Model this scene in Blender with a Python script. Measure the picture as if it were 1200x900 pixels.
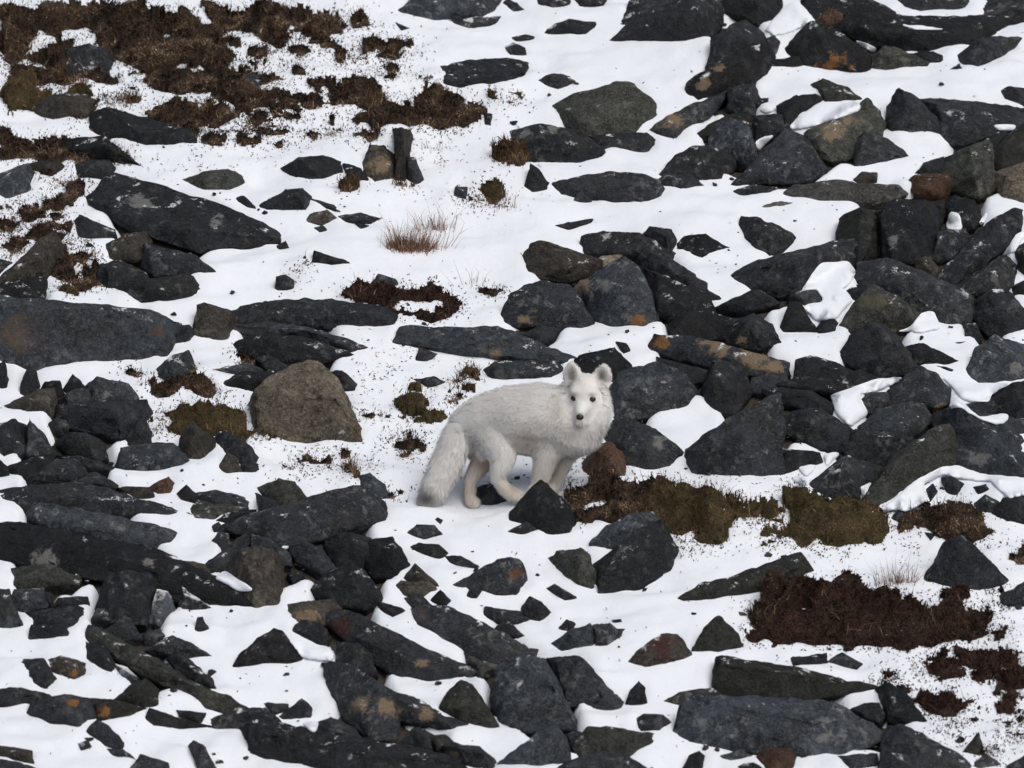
import bpy, bmesh, math, random
import numpy as np
from mathutils import Vector

for o in list(bpy.data.objects):
    bpy.data.objects.remove(o, do_unlink=True)
scene = bpy.context.scene
col = scene.collection

# ------------------------------------------------------------------ camera
PITCH = math.radians(6.0)          # looking slightly down at the hillside
DIST = 25.0                        # metres from the middle of the slope
SLOPE = math.tan(math.radians(24.0))
PXM = 420.0                        # photograph pixels per metre at DIST
FPX = DIST * PXM
FWD = np.array([0.0, math.cos(PITCH), -math.sin(PITCH)])
UPV = np.array([0.0, math.sin(PITCH), math.cos(PITCH)])
RGT = np.array([1.0, 0.0, 0.0])
CAM = -FWD * DIST
cam_data = bpy.data.cameras.new('camera')
cam = bpy.data.objects.new('camera', cam_data)
col.objects.link(cam)
cam.location = CAM
cam.rotation_euler = (math.pi / 2 - PITCH, 0, 0)
cam_data.sensor_width = 36.0
cam_data.lens = 36.0 * FPX / 1200.0
cam_data.clip_start = 0.5
cam_data.clip_end = 2000.0
cam_data.dof.use_dof = True
cam_data.dof.focus_distance = 25.2
cam_data.dof.aperture_fstop = 6.3
scene.camera = cam

# ------------------------------------------------------------------ light
SUN_EL, SUN_AZ = math.radians(52), math.radians(148)   # azimuth from +y (behind the slope), towards +x
world = bpy.data.worlds.new('World')
scene.world = world
world.use_nodes = True
wn, wl = world.node_tree.nodes, world.node_tree.links
wn.clear()
sky = wn.new('ShaderNodeTexSky')
sky.sky_type = 'NISHITA'
sky.sun_disc = False
sky.sun_elevation = SUN_EL
sky.sun_rotation = SUN_AZ
sky.air_density = 1.0
sky.dust_density = 6.0
sky.ozone_density = 1.0
hsv = wn.new('ShaderNodeHueSaturation')
hsv.inputs['Saturation'].default_value = 0.68     # overcast: nearly colourless sky
bg = wn.new('ShaderNodeBackground')
bg.inputs['Strength'].default_value = 0.105
wo = wn.new('ShaderNodeOutputWorld')
wl.new(sky.outputs[0], hsv.inputs['Color'])
wl.new(hsv.outputs[0], bg.inputs['Color'])
wl.new(bg.outputs[0], wo.inputs['Surface'])
sd = bpy.data.lights.new('sun', 'SUN')
sd.energy = 1.3
sd.angle = math.radians(50)
sd.color = (1.0, 0.985, 0.965)
sun = bpy.data.objects.new('sun', sd)
col.objects.link(sun)
sdir = Vector((math.sin(SUN_AZ) * math.cos(SUN_EL), math.cos(SUN_AZ) * math.cos(SUN_EL), math.sin(SUN_EL)))
sun.rotation_euler = sdir.to_track_quat('Z', 'Y').to_euler()
scene.view_settings.view_transform = 'Standard'
scene.view_settings.look = 'None'
scene.view_settings.exposure = -0.12
scene.view_settings.gamma = 1.0
scene.view_settings.use_curve_mapping = False

# ------------------------------------------------------------------ helpers
def hash3(i, j, k, seed):
    n = (i.astype(np.int64) * 374761393 + j.astype(np.int64) * 668265263 + k.astype(np.int64) * 2147483647 + seed * 1274126177) & 0xFFFFFFFF
    n = ((n ^ (n >> 13)) * 1274126177) & 0xFFFFFFFF
    n = (n ^ (n >> 16)) & 0xFFFFFFFF
    return n / 4294967295.0

def vnoise(p, seed=0):
    """value noise in -1..1 at points (N,3)"""
    p = np.asarray(p, float)
    f = np.floor(p)
    t = p - f
    t = t * t * (3 - 2 * t)
    i, j, k = f[:, 0].astype(np.int64), f[:, 1].astype(np.int64), f[:, 2].astype(np.int64)
    r = 0
    for a in (0, 1):
        wa = t[:, 0] if a else 1 - t[:, 0]
        for b in (0, 1):
            wb = t[:, 1] if b else 1 - t[:, 1]
            for c in (0, 1):
                wc = t[:, 2] if c else 1 - t[:, 2]
                r = r + wa * wb * wc * hash3(i + a, j + b, k + c, seed)
    return r * 2 - 1

def fbm(p, octaves=3, seed=0, gain=0.5):
    r, a, s = 0, 1.0, 0
    q = np.asarray(p, float)
    for o in range(octaves):
        r = r + a * vnoise(q, seed + o * 17)
        s += a
        q = q * 2.03 + 7.3
        a *= gain
    return r / s

def n2(x, y, fx, fy, seed, octaves=1):
    sh = np.shape(x)
    p = np.stack([np.ravel(x) * fx, np.ravel(y) * fy, np.full(np.size(x), 0.37)], 1)
    return fbm(p, octaves, seed).reshape(sh)

BUMPS = []        # (x, y, sigma, dz) small local corrections of the ground

def base_h(x, y):
    """mean surface of the slope"""
    x = np.asarray(x, float); y = np.asarray(y, float)
    yl = np.where(y < -45, -45 + (y + 45) * 0.02, y)      # valley floor below the camera
    yl = np.where(yl > 70, 70 + (yl - 70) * 0.15, yl)     # the hill rounds off far above
    u = 0.045 * n2(x, y, 1.6, 1.1, 3, 2) + 0.016 * n2(x, y, 3.2, 4.0, 5, 2)
    u = u + 0.030 * n2(x, y, 3.6, 5.0, 21, 2) + 0.024 * n2(x + 0.3 * y, y, 3.0, 9.0, 27, 2)   # wind drifts
    z = yl * SLOPE + u
    for bx, by, s, dz in BUMPS:
        z = z + dz * np.exp(-((x - bx) ** 2 + (y - by) ** 2) / (2 * s * s))
    return z

def ray(px, py):
    px = np.asarray(px, float); py = np.asarray(py, float)
    return FWD + np.multiply.outer((px - 600) / FPX, RGT) + np.multiply.outer((450 - py) / FPX, UPV)

def ground_at(px, py):
    d = ray(px, py)
    x = np.zeros(np.shape(px)); y = np.zeros(np.shape(px))
    for _ in range(6):
        off = base_h(x, y) - y * SLOPE
        t = (off - CAM[2] + CAM[1] * SLOPE) / (d[..., 2] - d[..., 1] * SLOPE)
        x = CAM[0] + t * d[..., 0]; y = CAM[1] + t * d[..., 1]
    return CAM + t[..., None] * d

def at_depth(px, py, Y):
    d = ray(px, py)
    t = (np.asarray(Y) - CAM[1]) / d[..., 1]
    return CAM + t[..., None] * d

def to_px(p):
    v = np.asarray(p) - CAM
    z = v @ FWD
    return 600 + FPX * (v @ RGT) / z, 450 - FPX * (v @ UPV) / z

ORI = {}
for r_, oy in zip('ABCD', (0, 220, 440, 660)):
    for c_, ox in zip('1234', (0, 300, 600, 880)):
        ORI[r_ + c_] = (ox, oy)

def parse_pts(tile, s):
    ox, oy = ORI[tile]
    return np.array([[ox + float(a.split(',')[0]) / 3.75, oy + float(a.split(',')[1]) / 3.75] for a in s.split()])

def inpoly(x, y, poly):
    x = np.asarray(x, float); y = np.asarray(y, float)
    c = np.zeros(np.shape(x), bool)
    n = len(poly)
    for i in range(n):
        x1, y1 = poly[i]; x2, y2 = poly[(i + 1) % n]
        if y1 == y2: continue
        m = ((y1 > y) != (y2 > y)) & (x < (x2 - x1) * (y - y1) / (y2 - y1) + x1)
        c ^= m
    return c

def yspan(poly, xs):
    """lower (largest y) and upper boundary of a polygon at columns xs"""
    xs = np.asarray(xs, float)
    lo = np.full(len(xs), -1e9); hi = np.full(len(xs), 1e9)
    n = len(poly)
    for i in range(n):
        (x1, y1), (x2, y2) = poly[i], poly[(i + 1) % n]
        a, b = min(x1, x2), max(x1, x2)
        m = (xs >= a - 1e-6) & (xs <= b + 1e-6)
        if b - a < 1e-6:
            lo = np.where(m, np.maximum(lo, max(y1, y2)), lo); hi = np.where(m, np.minimum(hi, min(y1, y2)), hi)
        else:
            v = y1 + (np.clip(xs, a, b) - x1) / (x2 - x1) * (y2 - y1)
            lo = np.where(m, np.maximum(lo, v), lo); hi = np.where(m, np.minimum(hi, v), hi)
    return lo, hi

def mesh_obj(name, V, F, mat, parent=None, origin=None, smooth=True, link=True):
    me = bpy.data.meshes.new(name)
    V = np.asarray(V, float)
    if origin is not None: V = V - np.asarray(origin)
    if isinstance(F, list):
        me.from_pydata(V.tolist(), [], F)
    else:
        F = np.ascontiguousarray(F, dtype=np.int32); nf, k = F.shape
        me.vertices.add(len(V)); me.vertices.foreach_set('co', np.ascontiguousarray(V, dtype=np.float32).ravel())
        me.loops.add(nf * k); me.loops.foreach_set('vertex_index', F.ravel())
        me.polygons.add(nf); me.polygons.foreach_set('loop_start', np.arange(0, nf * k, k, dtype=np.int32))
        me.update(calc_edges=True); me.validate()
    if smooth: me.polygons.foreach_set('use_smooth', np.ones(len(me.polygons), bool))
    me.materials.append(mat)
    me.update()
    o = bpy.data.objects.new(name, me)
    if link: col.objects.link(o)
    if origin is not None and parent is None: o.location = origin
    if parent is not None: o.parent = parent
    return o

def tag(o, label=None, cat=None, group=None, kind=None):
    if label: o['label'] = label
    if cat: o['category'] = cat
    if group: o['group'] = group
    if kind: o['kind'] = kind
    return o

def vcol(me, name, rgba):
    a = me.color_attributes.new(name, 'FLOAT_COLOR', 'POINT')
    a.data.foreach_set('color', np.asarray(rgba, np.float32).ravel())

# ------------------------------------------------------------------ materials
def newmat(name):
    m = bpy.data.materials.new(name)
    m.use_nodes = True
    nt = m.node_tree
    b = nt.nodes['Principled BSDF']
    return m, nt, b

def nd(nt, kind, **kw):
    n = nt.nodes.new('ShaderNode' + kind)
    for k, v in kw.items():
        if k.startswith('i_'):
            key = k[2:].replace('_', ' ')
            n.inputs[int(key) if key.isdigit() else key].default_value = v
        else: setattr(n, k, v)
    return n

def mix(nt, fac, a, b, blend='MIX'):
    n = nt.nodes.new('ShaderNodeMix'); n.data_type = 'RGBA'; n.blend_type = blend
    for idx, v in ((0, fac), (6, a), (7, b)):
        if isinstance(v, (int, float)): n.inputs[idx].default_value = v
        elif isinstance(v, tuple): n.inputs[idx].default_value = (*v, 1) if len(v) == 3 else v
        else: nt.links.new(v, n.inputs[idx])
    return n.outputs[2]

def maprange(nt, v, a, b, c=0.0, d=1.0):
    n = nd(nt, 'MapRange'); n.clamp = True
    nt.links.new(v, n.inputs[0])
    for i, q in zip((1, 2, 3, 4), (a, b, c, d)): n.inputs[i].default_value = q
    return n.outputs[0]

def rock_mat(name, c1, c2, fleck, dust=0.07, rough=0.7, stain=(0.030, 0.024, 0.019)):
    cool = (0.95, 0.95, 0.95) if max(c2) - min(c2) > 0.018 or max(c2) > 0.085 else (0.74, 0.84, 0.90)
    c1, c2, stain = [tuple(v * q for v, q in zip(c, cool)) for c in (c1, c2, stain)]
    fleck = tuple(v * 0.8 for v in fleck)
    m, nt, b = newmat(name)
    L = nt.links.new
    tc = nd(nt, 'TexCoord'); oi = nd(nt, 'ObjectInfo')
    w = nd(nt, 'Math', operation='MULTIPLY', i_1=37.0); L(oi.outputs['Random'], w.inputs[0])
    def noise(scale, detail, rough_=0.6, dist=0.0):
        n = nd(nt, 'TexNoise', noise_dimensions='4D', i_Scale=scale, i_Detail=detail, i_Roughness=rough_, i_Distortion=dist)
        L(tc.outputs['Object'], n.inputs['Vector']); L(w.outputs[0], n.inputs['W'])
        return n.outputs['Fac']
    big, mid, fine, sp = noise(8, 5, 0.65), noise(30, 7, 0.72), noise(170, 3), noise(38, 5, 0.7, 0.5)
    c = mix(nt, maprange(nt, big, 0.40, 0.60), c1, c2)
    c = mix(nt, maprange(nt, noise(6, 6, 0.7, 0.6), 0.47, 0.62, 0.0, 0.75), c, stain)
    c = mix(nt, maprange(nt, mid, 0.43, 0.60, 0.0, 0.85), c, tuple(v * 0.30 for v in c1))
    # pale lichen crusts and mineral flecks, thicker on some parts than others
    lic = nd(nt, 'Math', operation='MULTIPLY'); L(maprange(nt, sp, 0.53, 0.62), lic.inputs[0]); L(maprange(nt, noise(4.5, 3), 0.38, 0.60, 0.0, 0.85), lic.inputs[1])
    c = mix(nt, lic.outputs[0], c, fleck)
    c = mix(nt, maprange(nt, fine, 0.46, 0.66, 0.0, 0.45), c, tuple(min(1, v * 2.2) for v in c2))
    rnd = maprange(nt, oi.outputs['Random'], 0, 1, 0.50, 1.75)
    vm = nd(nt, 'VectorMath', operation='SCALE'); L(c, vm.inputs[0]); L(rnd, vm.inputs['Scale'])
    c = vm.outputs[0]
    # own patches of colour (rust, orange lichen, tan stain) with ragged edges
    at = nd(nt, 'Attribute', attribute_name='patch')
    ad = nd(nt, 'Math', operation='ADD'); L(at.outputs['Alpha'], ad.inputs[0])
    sub = nd(nt, 'Math', operation='SUBTRACT', i_1=0.5); L(mid, sub.inputs[0])
    sc = nd(nt, 'Math', operation='MULTIPLY', i_1=3.2); L(sub.outputs[0], sc.inputs[0]); L(sc.outputs[0], ad.inputs[1])
    c = mix(nt, maprange(nt, ad.outputs[0], 0.42, 0.72, 0.0, 0.72), c, at.outputs['Color'])
    # wind-blown snow caught on upward faces
    ge = nd(nt, 'NewGeometry'); sx = nd(nt, 'SeparateXYZ'); L(ge.outputs['Normal'], sx.inputs[0])
    up = maprange(nt, sx.outputs[2], 0.55, 0.95)
    dn = noise(20, 5, 0.75)
    dm = nd(nt, 'Math', operation='MULTIPLY'); L(up, dm.inputs[0]); L(maprange(nt, dn, 0.66 - dust, 0.72 - dust), dm.inputs[1])
    c = mix(nt, dm.outputs[0], c, (0.80, 0.82, 0.86))
    L(c, b.inputs['Base Color'])
    b.inputs['Roughness'].default_value = rough
    b.inputs['Specular IOR Level'].default_value = 0.22
    h = nd(nt, 'Math', operation='ADD'); L(mid, h.inputs[0])
    h2 = nd(nt, 'Math', operation='MULTIPLY', i_1=0.35); L(fine, h2.inputs[0]); L(h2.outputs[0], h.inputs[1])
    cr = noise(9, 2, 0.5, 0.8); ab = nd(nt, 'Math', operation='SUBTRACT', i_1=0.5); L(cr, ab.inputs[0])
    aa = nd(nt, 'Math', operation='ABSOLUTE'); L(ab.outputs[0], aa.inputs[0])
    h3 = nd(nt, 'Math', operation='ADD'); L(h.outputs[0], h3.inputs[0]); L(maprange(nt, aa.outputs[0], 0.0, 0.012, -0.12, 0.0), h3.inputs[1])
    bp = nd(nt, 'Bump', i_Strength=0.9, i_Distance=0.014); L(h3.outputs[0], bp.inputs['Height'])
    L(bp.outputs[0], b.inputs['Normal'])
    return m

FL = (0.17, 0.17, 0.165)
RM = {
    'd': rock_mat('slate_dark', (0.015, 0.0155, 0.018), (0.028, 0.029, 0.033), (0.11, 0.11, 0.11)),
    'g': rock_mat('slate_grey', (0.022, 0.024, 0.029), (0.043, 0.046, 0.052), (0.15, 0.15, 0.15)),
    'o': rock_mat('stone_olive', (0.032, 0.031, 0.026), (0.056, 0.054, 0.045), (0.13, 0.125, 0.105)),
    'b': rock_mat('stone_brown', (0.032, 0.025, 0.020), (0.052, 0.042, 0.034), (0.12, 0.105, 0.09)),
    't': rock_mat('stone_tan', (0.085, 0.072, 0.055), (0.125, 0.107, 0.082), (0.20, 0.18, 0.15)),
    'r': rock_mat('stone_rusty', (0.038, 0.022, 0.015), (0.070, 0.038, 0.024), (0.12, 0.09, 0.07)),
    'k': rock_mat('stone_tan_brown', (0.075, 0.063, 0.049), (0.115, 0.098, 0.077), (0.15, 0.135, 0.11), stain=(0.05, 0.04, 0.03)),
    'l': rock_mat('slate_pale', (0.07, 0.071, 0.071), (0.105, 0.106, 0.104), (0.2, 0.2, 0.19)),
    'f': rock_mat('slate_frosted', (0.04, 0.04, 0.045), (0.07, 0.07, 0.075), (0.35, 0.35, 0.37), dust=0.22),
}
ROCK_WORD = {'d': 'dark slate', 'g': 'grey', 'o': 'olive-grey', 'b': 'brownish', 't': 'tan', 'r': 'rust-brown', 'l': 'pale grey', 'k': 'tan-brown', 'f': 'snow-dusted'}

def snow_mat():
    m, nt, b = newmat('snow')
    L = nt.links.new
    tc = nd(nt, 'TexCoord')
    n1 = nd(nt, 'TexNoise', i_Scale=9.0, i_Detail=5.0, i_Roughness=0.6); L(tc.outputs['Object'], n1.inputs['Vector'])
    n2_ = nd(nt, 'TexNoise', i_Scale=70.0, i_Detail=4.0, i_Roughness=0.6); L(tc.outputs['Object'], n2_.inputs['Vector'])
    c = mix(nt, n1.outputs['Fac'], (0.715, 0.76, 0.83), (0.785, 0.82, 0.875))
    L(c, b.inputs['Base Color'])
    b.inputs['Roughness'].default_value = 0.8
    b.inputs['Specular IOR Level'].default_value = 0.15
    a = nd(nt, 'Math', operation='MULTIPLY', i_1=3.0); L(n1.outputs['Fac'], a.inputs[0])
    s = nd(nt, 'Math', operation='ADD'); L(a.outputs[0], s.inputs[0]); L(n2_.outputs['Fac'], s.inputs[1])
    bp = nd(nt, 'Bump', i_Strength=0.22, i_Distance=0.008); L(s.outputs[0], bp.inputs['Height']); L(bp.outputs[0], b.inputs['Normal'])
    return m
SNOW = snow_mat()

def soil_mat():
    m, nt, b = newmat('soil')
    L = nt.links.new
    tc = nd(nt, 'TexCoord')
    n1 = nd(nt, 'TexNoise', i_Scale=14.0, i_Detail=8.0, i_Roughness=0.7); L(tc.outputs['Object'], n1.inputs['Vector'])
    n2_ = nd(nt, 'TexNoise', i_Scale=90.0, i_Detail=4.0); L(tc.outputs['Object'], n2_.inputs['Vector'])
    c = mix(nt, maprange(nt, n1.outputs['Fac'], 0.3, 0.7), (0.020, 0.017, 0.014), (0.048, 0.038, 0.028))
    c = mix(nt, maprange(nt, n2_.outputs['Fac'], 0.55, 0.7, 0, 0.5), c, (0.08, 0.062, 0.045))
    L(c, b.inputs['Base Color'])
    b.inputs['Roughness'].default_value = 0.9
    bp = nd(nt, 'Bump', i_Strength=1.0, i_Distance=0.015); L(n2_.outputs['Fac'], bp.inputs['Height']); L(bp.outputs[0], b.inputs['Normal'])
    return m
SOIL = soil_mat()

def turf_mat(name, c1, c2):
    """the felt of a tussock"""
    m, nt, b = newmat(name)
    L = nt.links.new
    tc = nd(nt, 'TexCoord')
    n1 = nd(nt, 'TexNoise', i_Scale=30.0, i_Detail=8.0, i_Roughness=0.75); L(tc.outputs['Object'], n1.inputs['Vector'])
    c = mix(nt, maprange(nt, n1.outputs['Fac'], 0.35, 0.65), c1, c2)
    L(c, b.inputs['Base Color'])
    b.inputs['Roughness'].default_value = 0.95
    b.inputs['Specular IOR Level'].default_value = 0.1
    bp = nd(nt, 'Bump', i_Strength=1.0, i_Distance=0.02); L(n1.outputs['Fac'], bp.inputs['Height']); L(bp.outputs[0], b.inputs['Normal'])
    return m

def leaf_mat(name, cols, cols2=None, clump=(0.16, 1.30)):
    m, nt, b = newmat(name)
    L = nt.links.new
    ge = nd(nt, 'NewGeometry')
    cr = nd(nt, 'ValToRGB')
    el = cr.color_ramp.elements
    for i, c in enumerate(cols):
        p = i / (len(cols) - 1)
        e = el[0] if i == 0 else (el[1] if i == len(cols) - 1 else el.new(p))
        e.position = p; e.color = (*c, 1)
    L(ge.outputs['Random Per Island'], cr.inputs[0])
    tc = nd(nt, 'TexCoord')
    src = cr.outputs[0]
    if cols2:
        cr2 = nd(nt, 'ValToRGB'); e2 = cr2.color_ramp.elements
        for i, c in enumerate(cols2):
            p = i / (len(cols2) - 1)
            e = e2[0] if i == 0 else (e2[1] if i == len(cols2) - 1 else e2.new(p))
            e.position = p; e.color = (*c, 1)
        L(ge.outputs['Random Per Island'], cr2.inputs[0])
        n0 = nd(nt, 'TexNoise', i_Scale=9.0, i_Detail=3.0, i_Roughness=0.6); L(tc.outputs['Object'], n0.inputs['Vector'])
        src = mix(nt, maprange(nt, n0.outputs['Fac'], 0.46, 0.56), src, cr2.outputs[0])
    n1 = nd(nt, 'TexNoise', i_Scale=16.0, i_Detail=4.0, i_Roughness=0.65); L(tc.outputs['Object'], n1.inputs['Vector'])
    vm = nd(nt, 'VectorMath', operation='SCALE'); L(src, vm.inputs[0]); L(maprange(nt, n1.outputs['Fac'], 0.40, 0.60, *clump), vm.inputs['Scale'])
    L(vm.outputs[0], b.inputs['Base Color'])
    b.inputs['Roughness'].default_value = 0.8
    b.inputs['Specular IOR Level'].default_value = 0.15
    return m

VM = {  # felt, leaves
    'h': (turf_mat('heath_felt', (0.034, 0.024, 0.018), (0.085, 0.056, 0.040)),
          leaf_mat('heath_leaf', [(0.040, 0.028, 0.022), (0.14, 0.085, 0.060), (0.075, 0.052, 0.040), (0.26, 0.185, 0.125), (0.10, 0.080, 0.055), (0.16, 0.092, 0.062), (0.07, 0.05, 0.038)], [(0.06, 0.045, 0.035), (0.20, 0.14, 0.095), (0.09, 0.075, 0.055), (0.13, 0.11, 0.07), (0.30, 0.22, 0.15)])),
    'x': (turf_mat('red_heath_felt', (0.024, 0.016, 0.013), (0.060, 0.036, 0.028)),
          leaf_mat('red_heath_leaf', [(0.04, 0.024, 0.019), (0.15, 0.072, 0.050), (0.07, 0.040, 0.031), (0.23, 0.135, 0.09), (0.10, 0.048, 0.036)], [(0.040, 0.028, 0.022), (0.14, 0.085, 0.060), (0.075, 0.052, 0.040), (0.26, 0.185, 0.125), (0.10, 0.080, 0.055), (0.16, 0.092, 0.062), (0.07, 0.05, 0.038)])),
    'm': (turf_mat('moss_felt', (0.042, 0.034, 0.019), (0.10, 0.080, 0.040)),
          leaf_mat('moss_leaf', [(0.06, 0.046, 0.024), (0.24, 0.21, 0.06), (0.14, 0.10, 0.05), (0.36, 0.31, 0.10), (0.15, 0.135, 0.042), (0.10, 0.065, 0.038)], [(0.04, 0.026, 0.02), (0.14, 0.075, 0.05), (0.08, 0.05, 0.035), (0.20, 0.12, 0.075)], (0.45, 1.7))),
    's': (turf_mat('grass_felt', (0.05, 0.032, 0.02), (0.09, 0.06, 0.038)),
          leaf_mat('grass_blade', [(0.07, 0.036, 0.022), (0.17, 0.105, 0.06), (0.11, 0.05, 0.032), (0.24, 0.17, 0.10)])),
}
TUFT = leaf_mat('dry_stalk', [(0.16, 0.075, 0.05), (0.30, 0.18, 0.11), (0.20, 0.10, 0.065), (0.36, 0.24, 0.16)], None, (0.7, 1.2))
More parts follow.
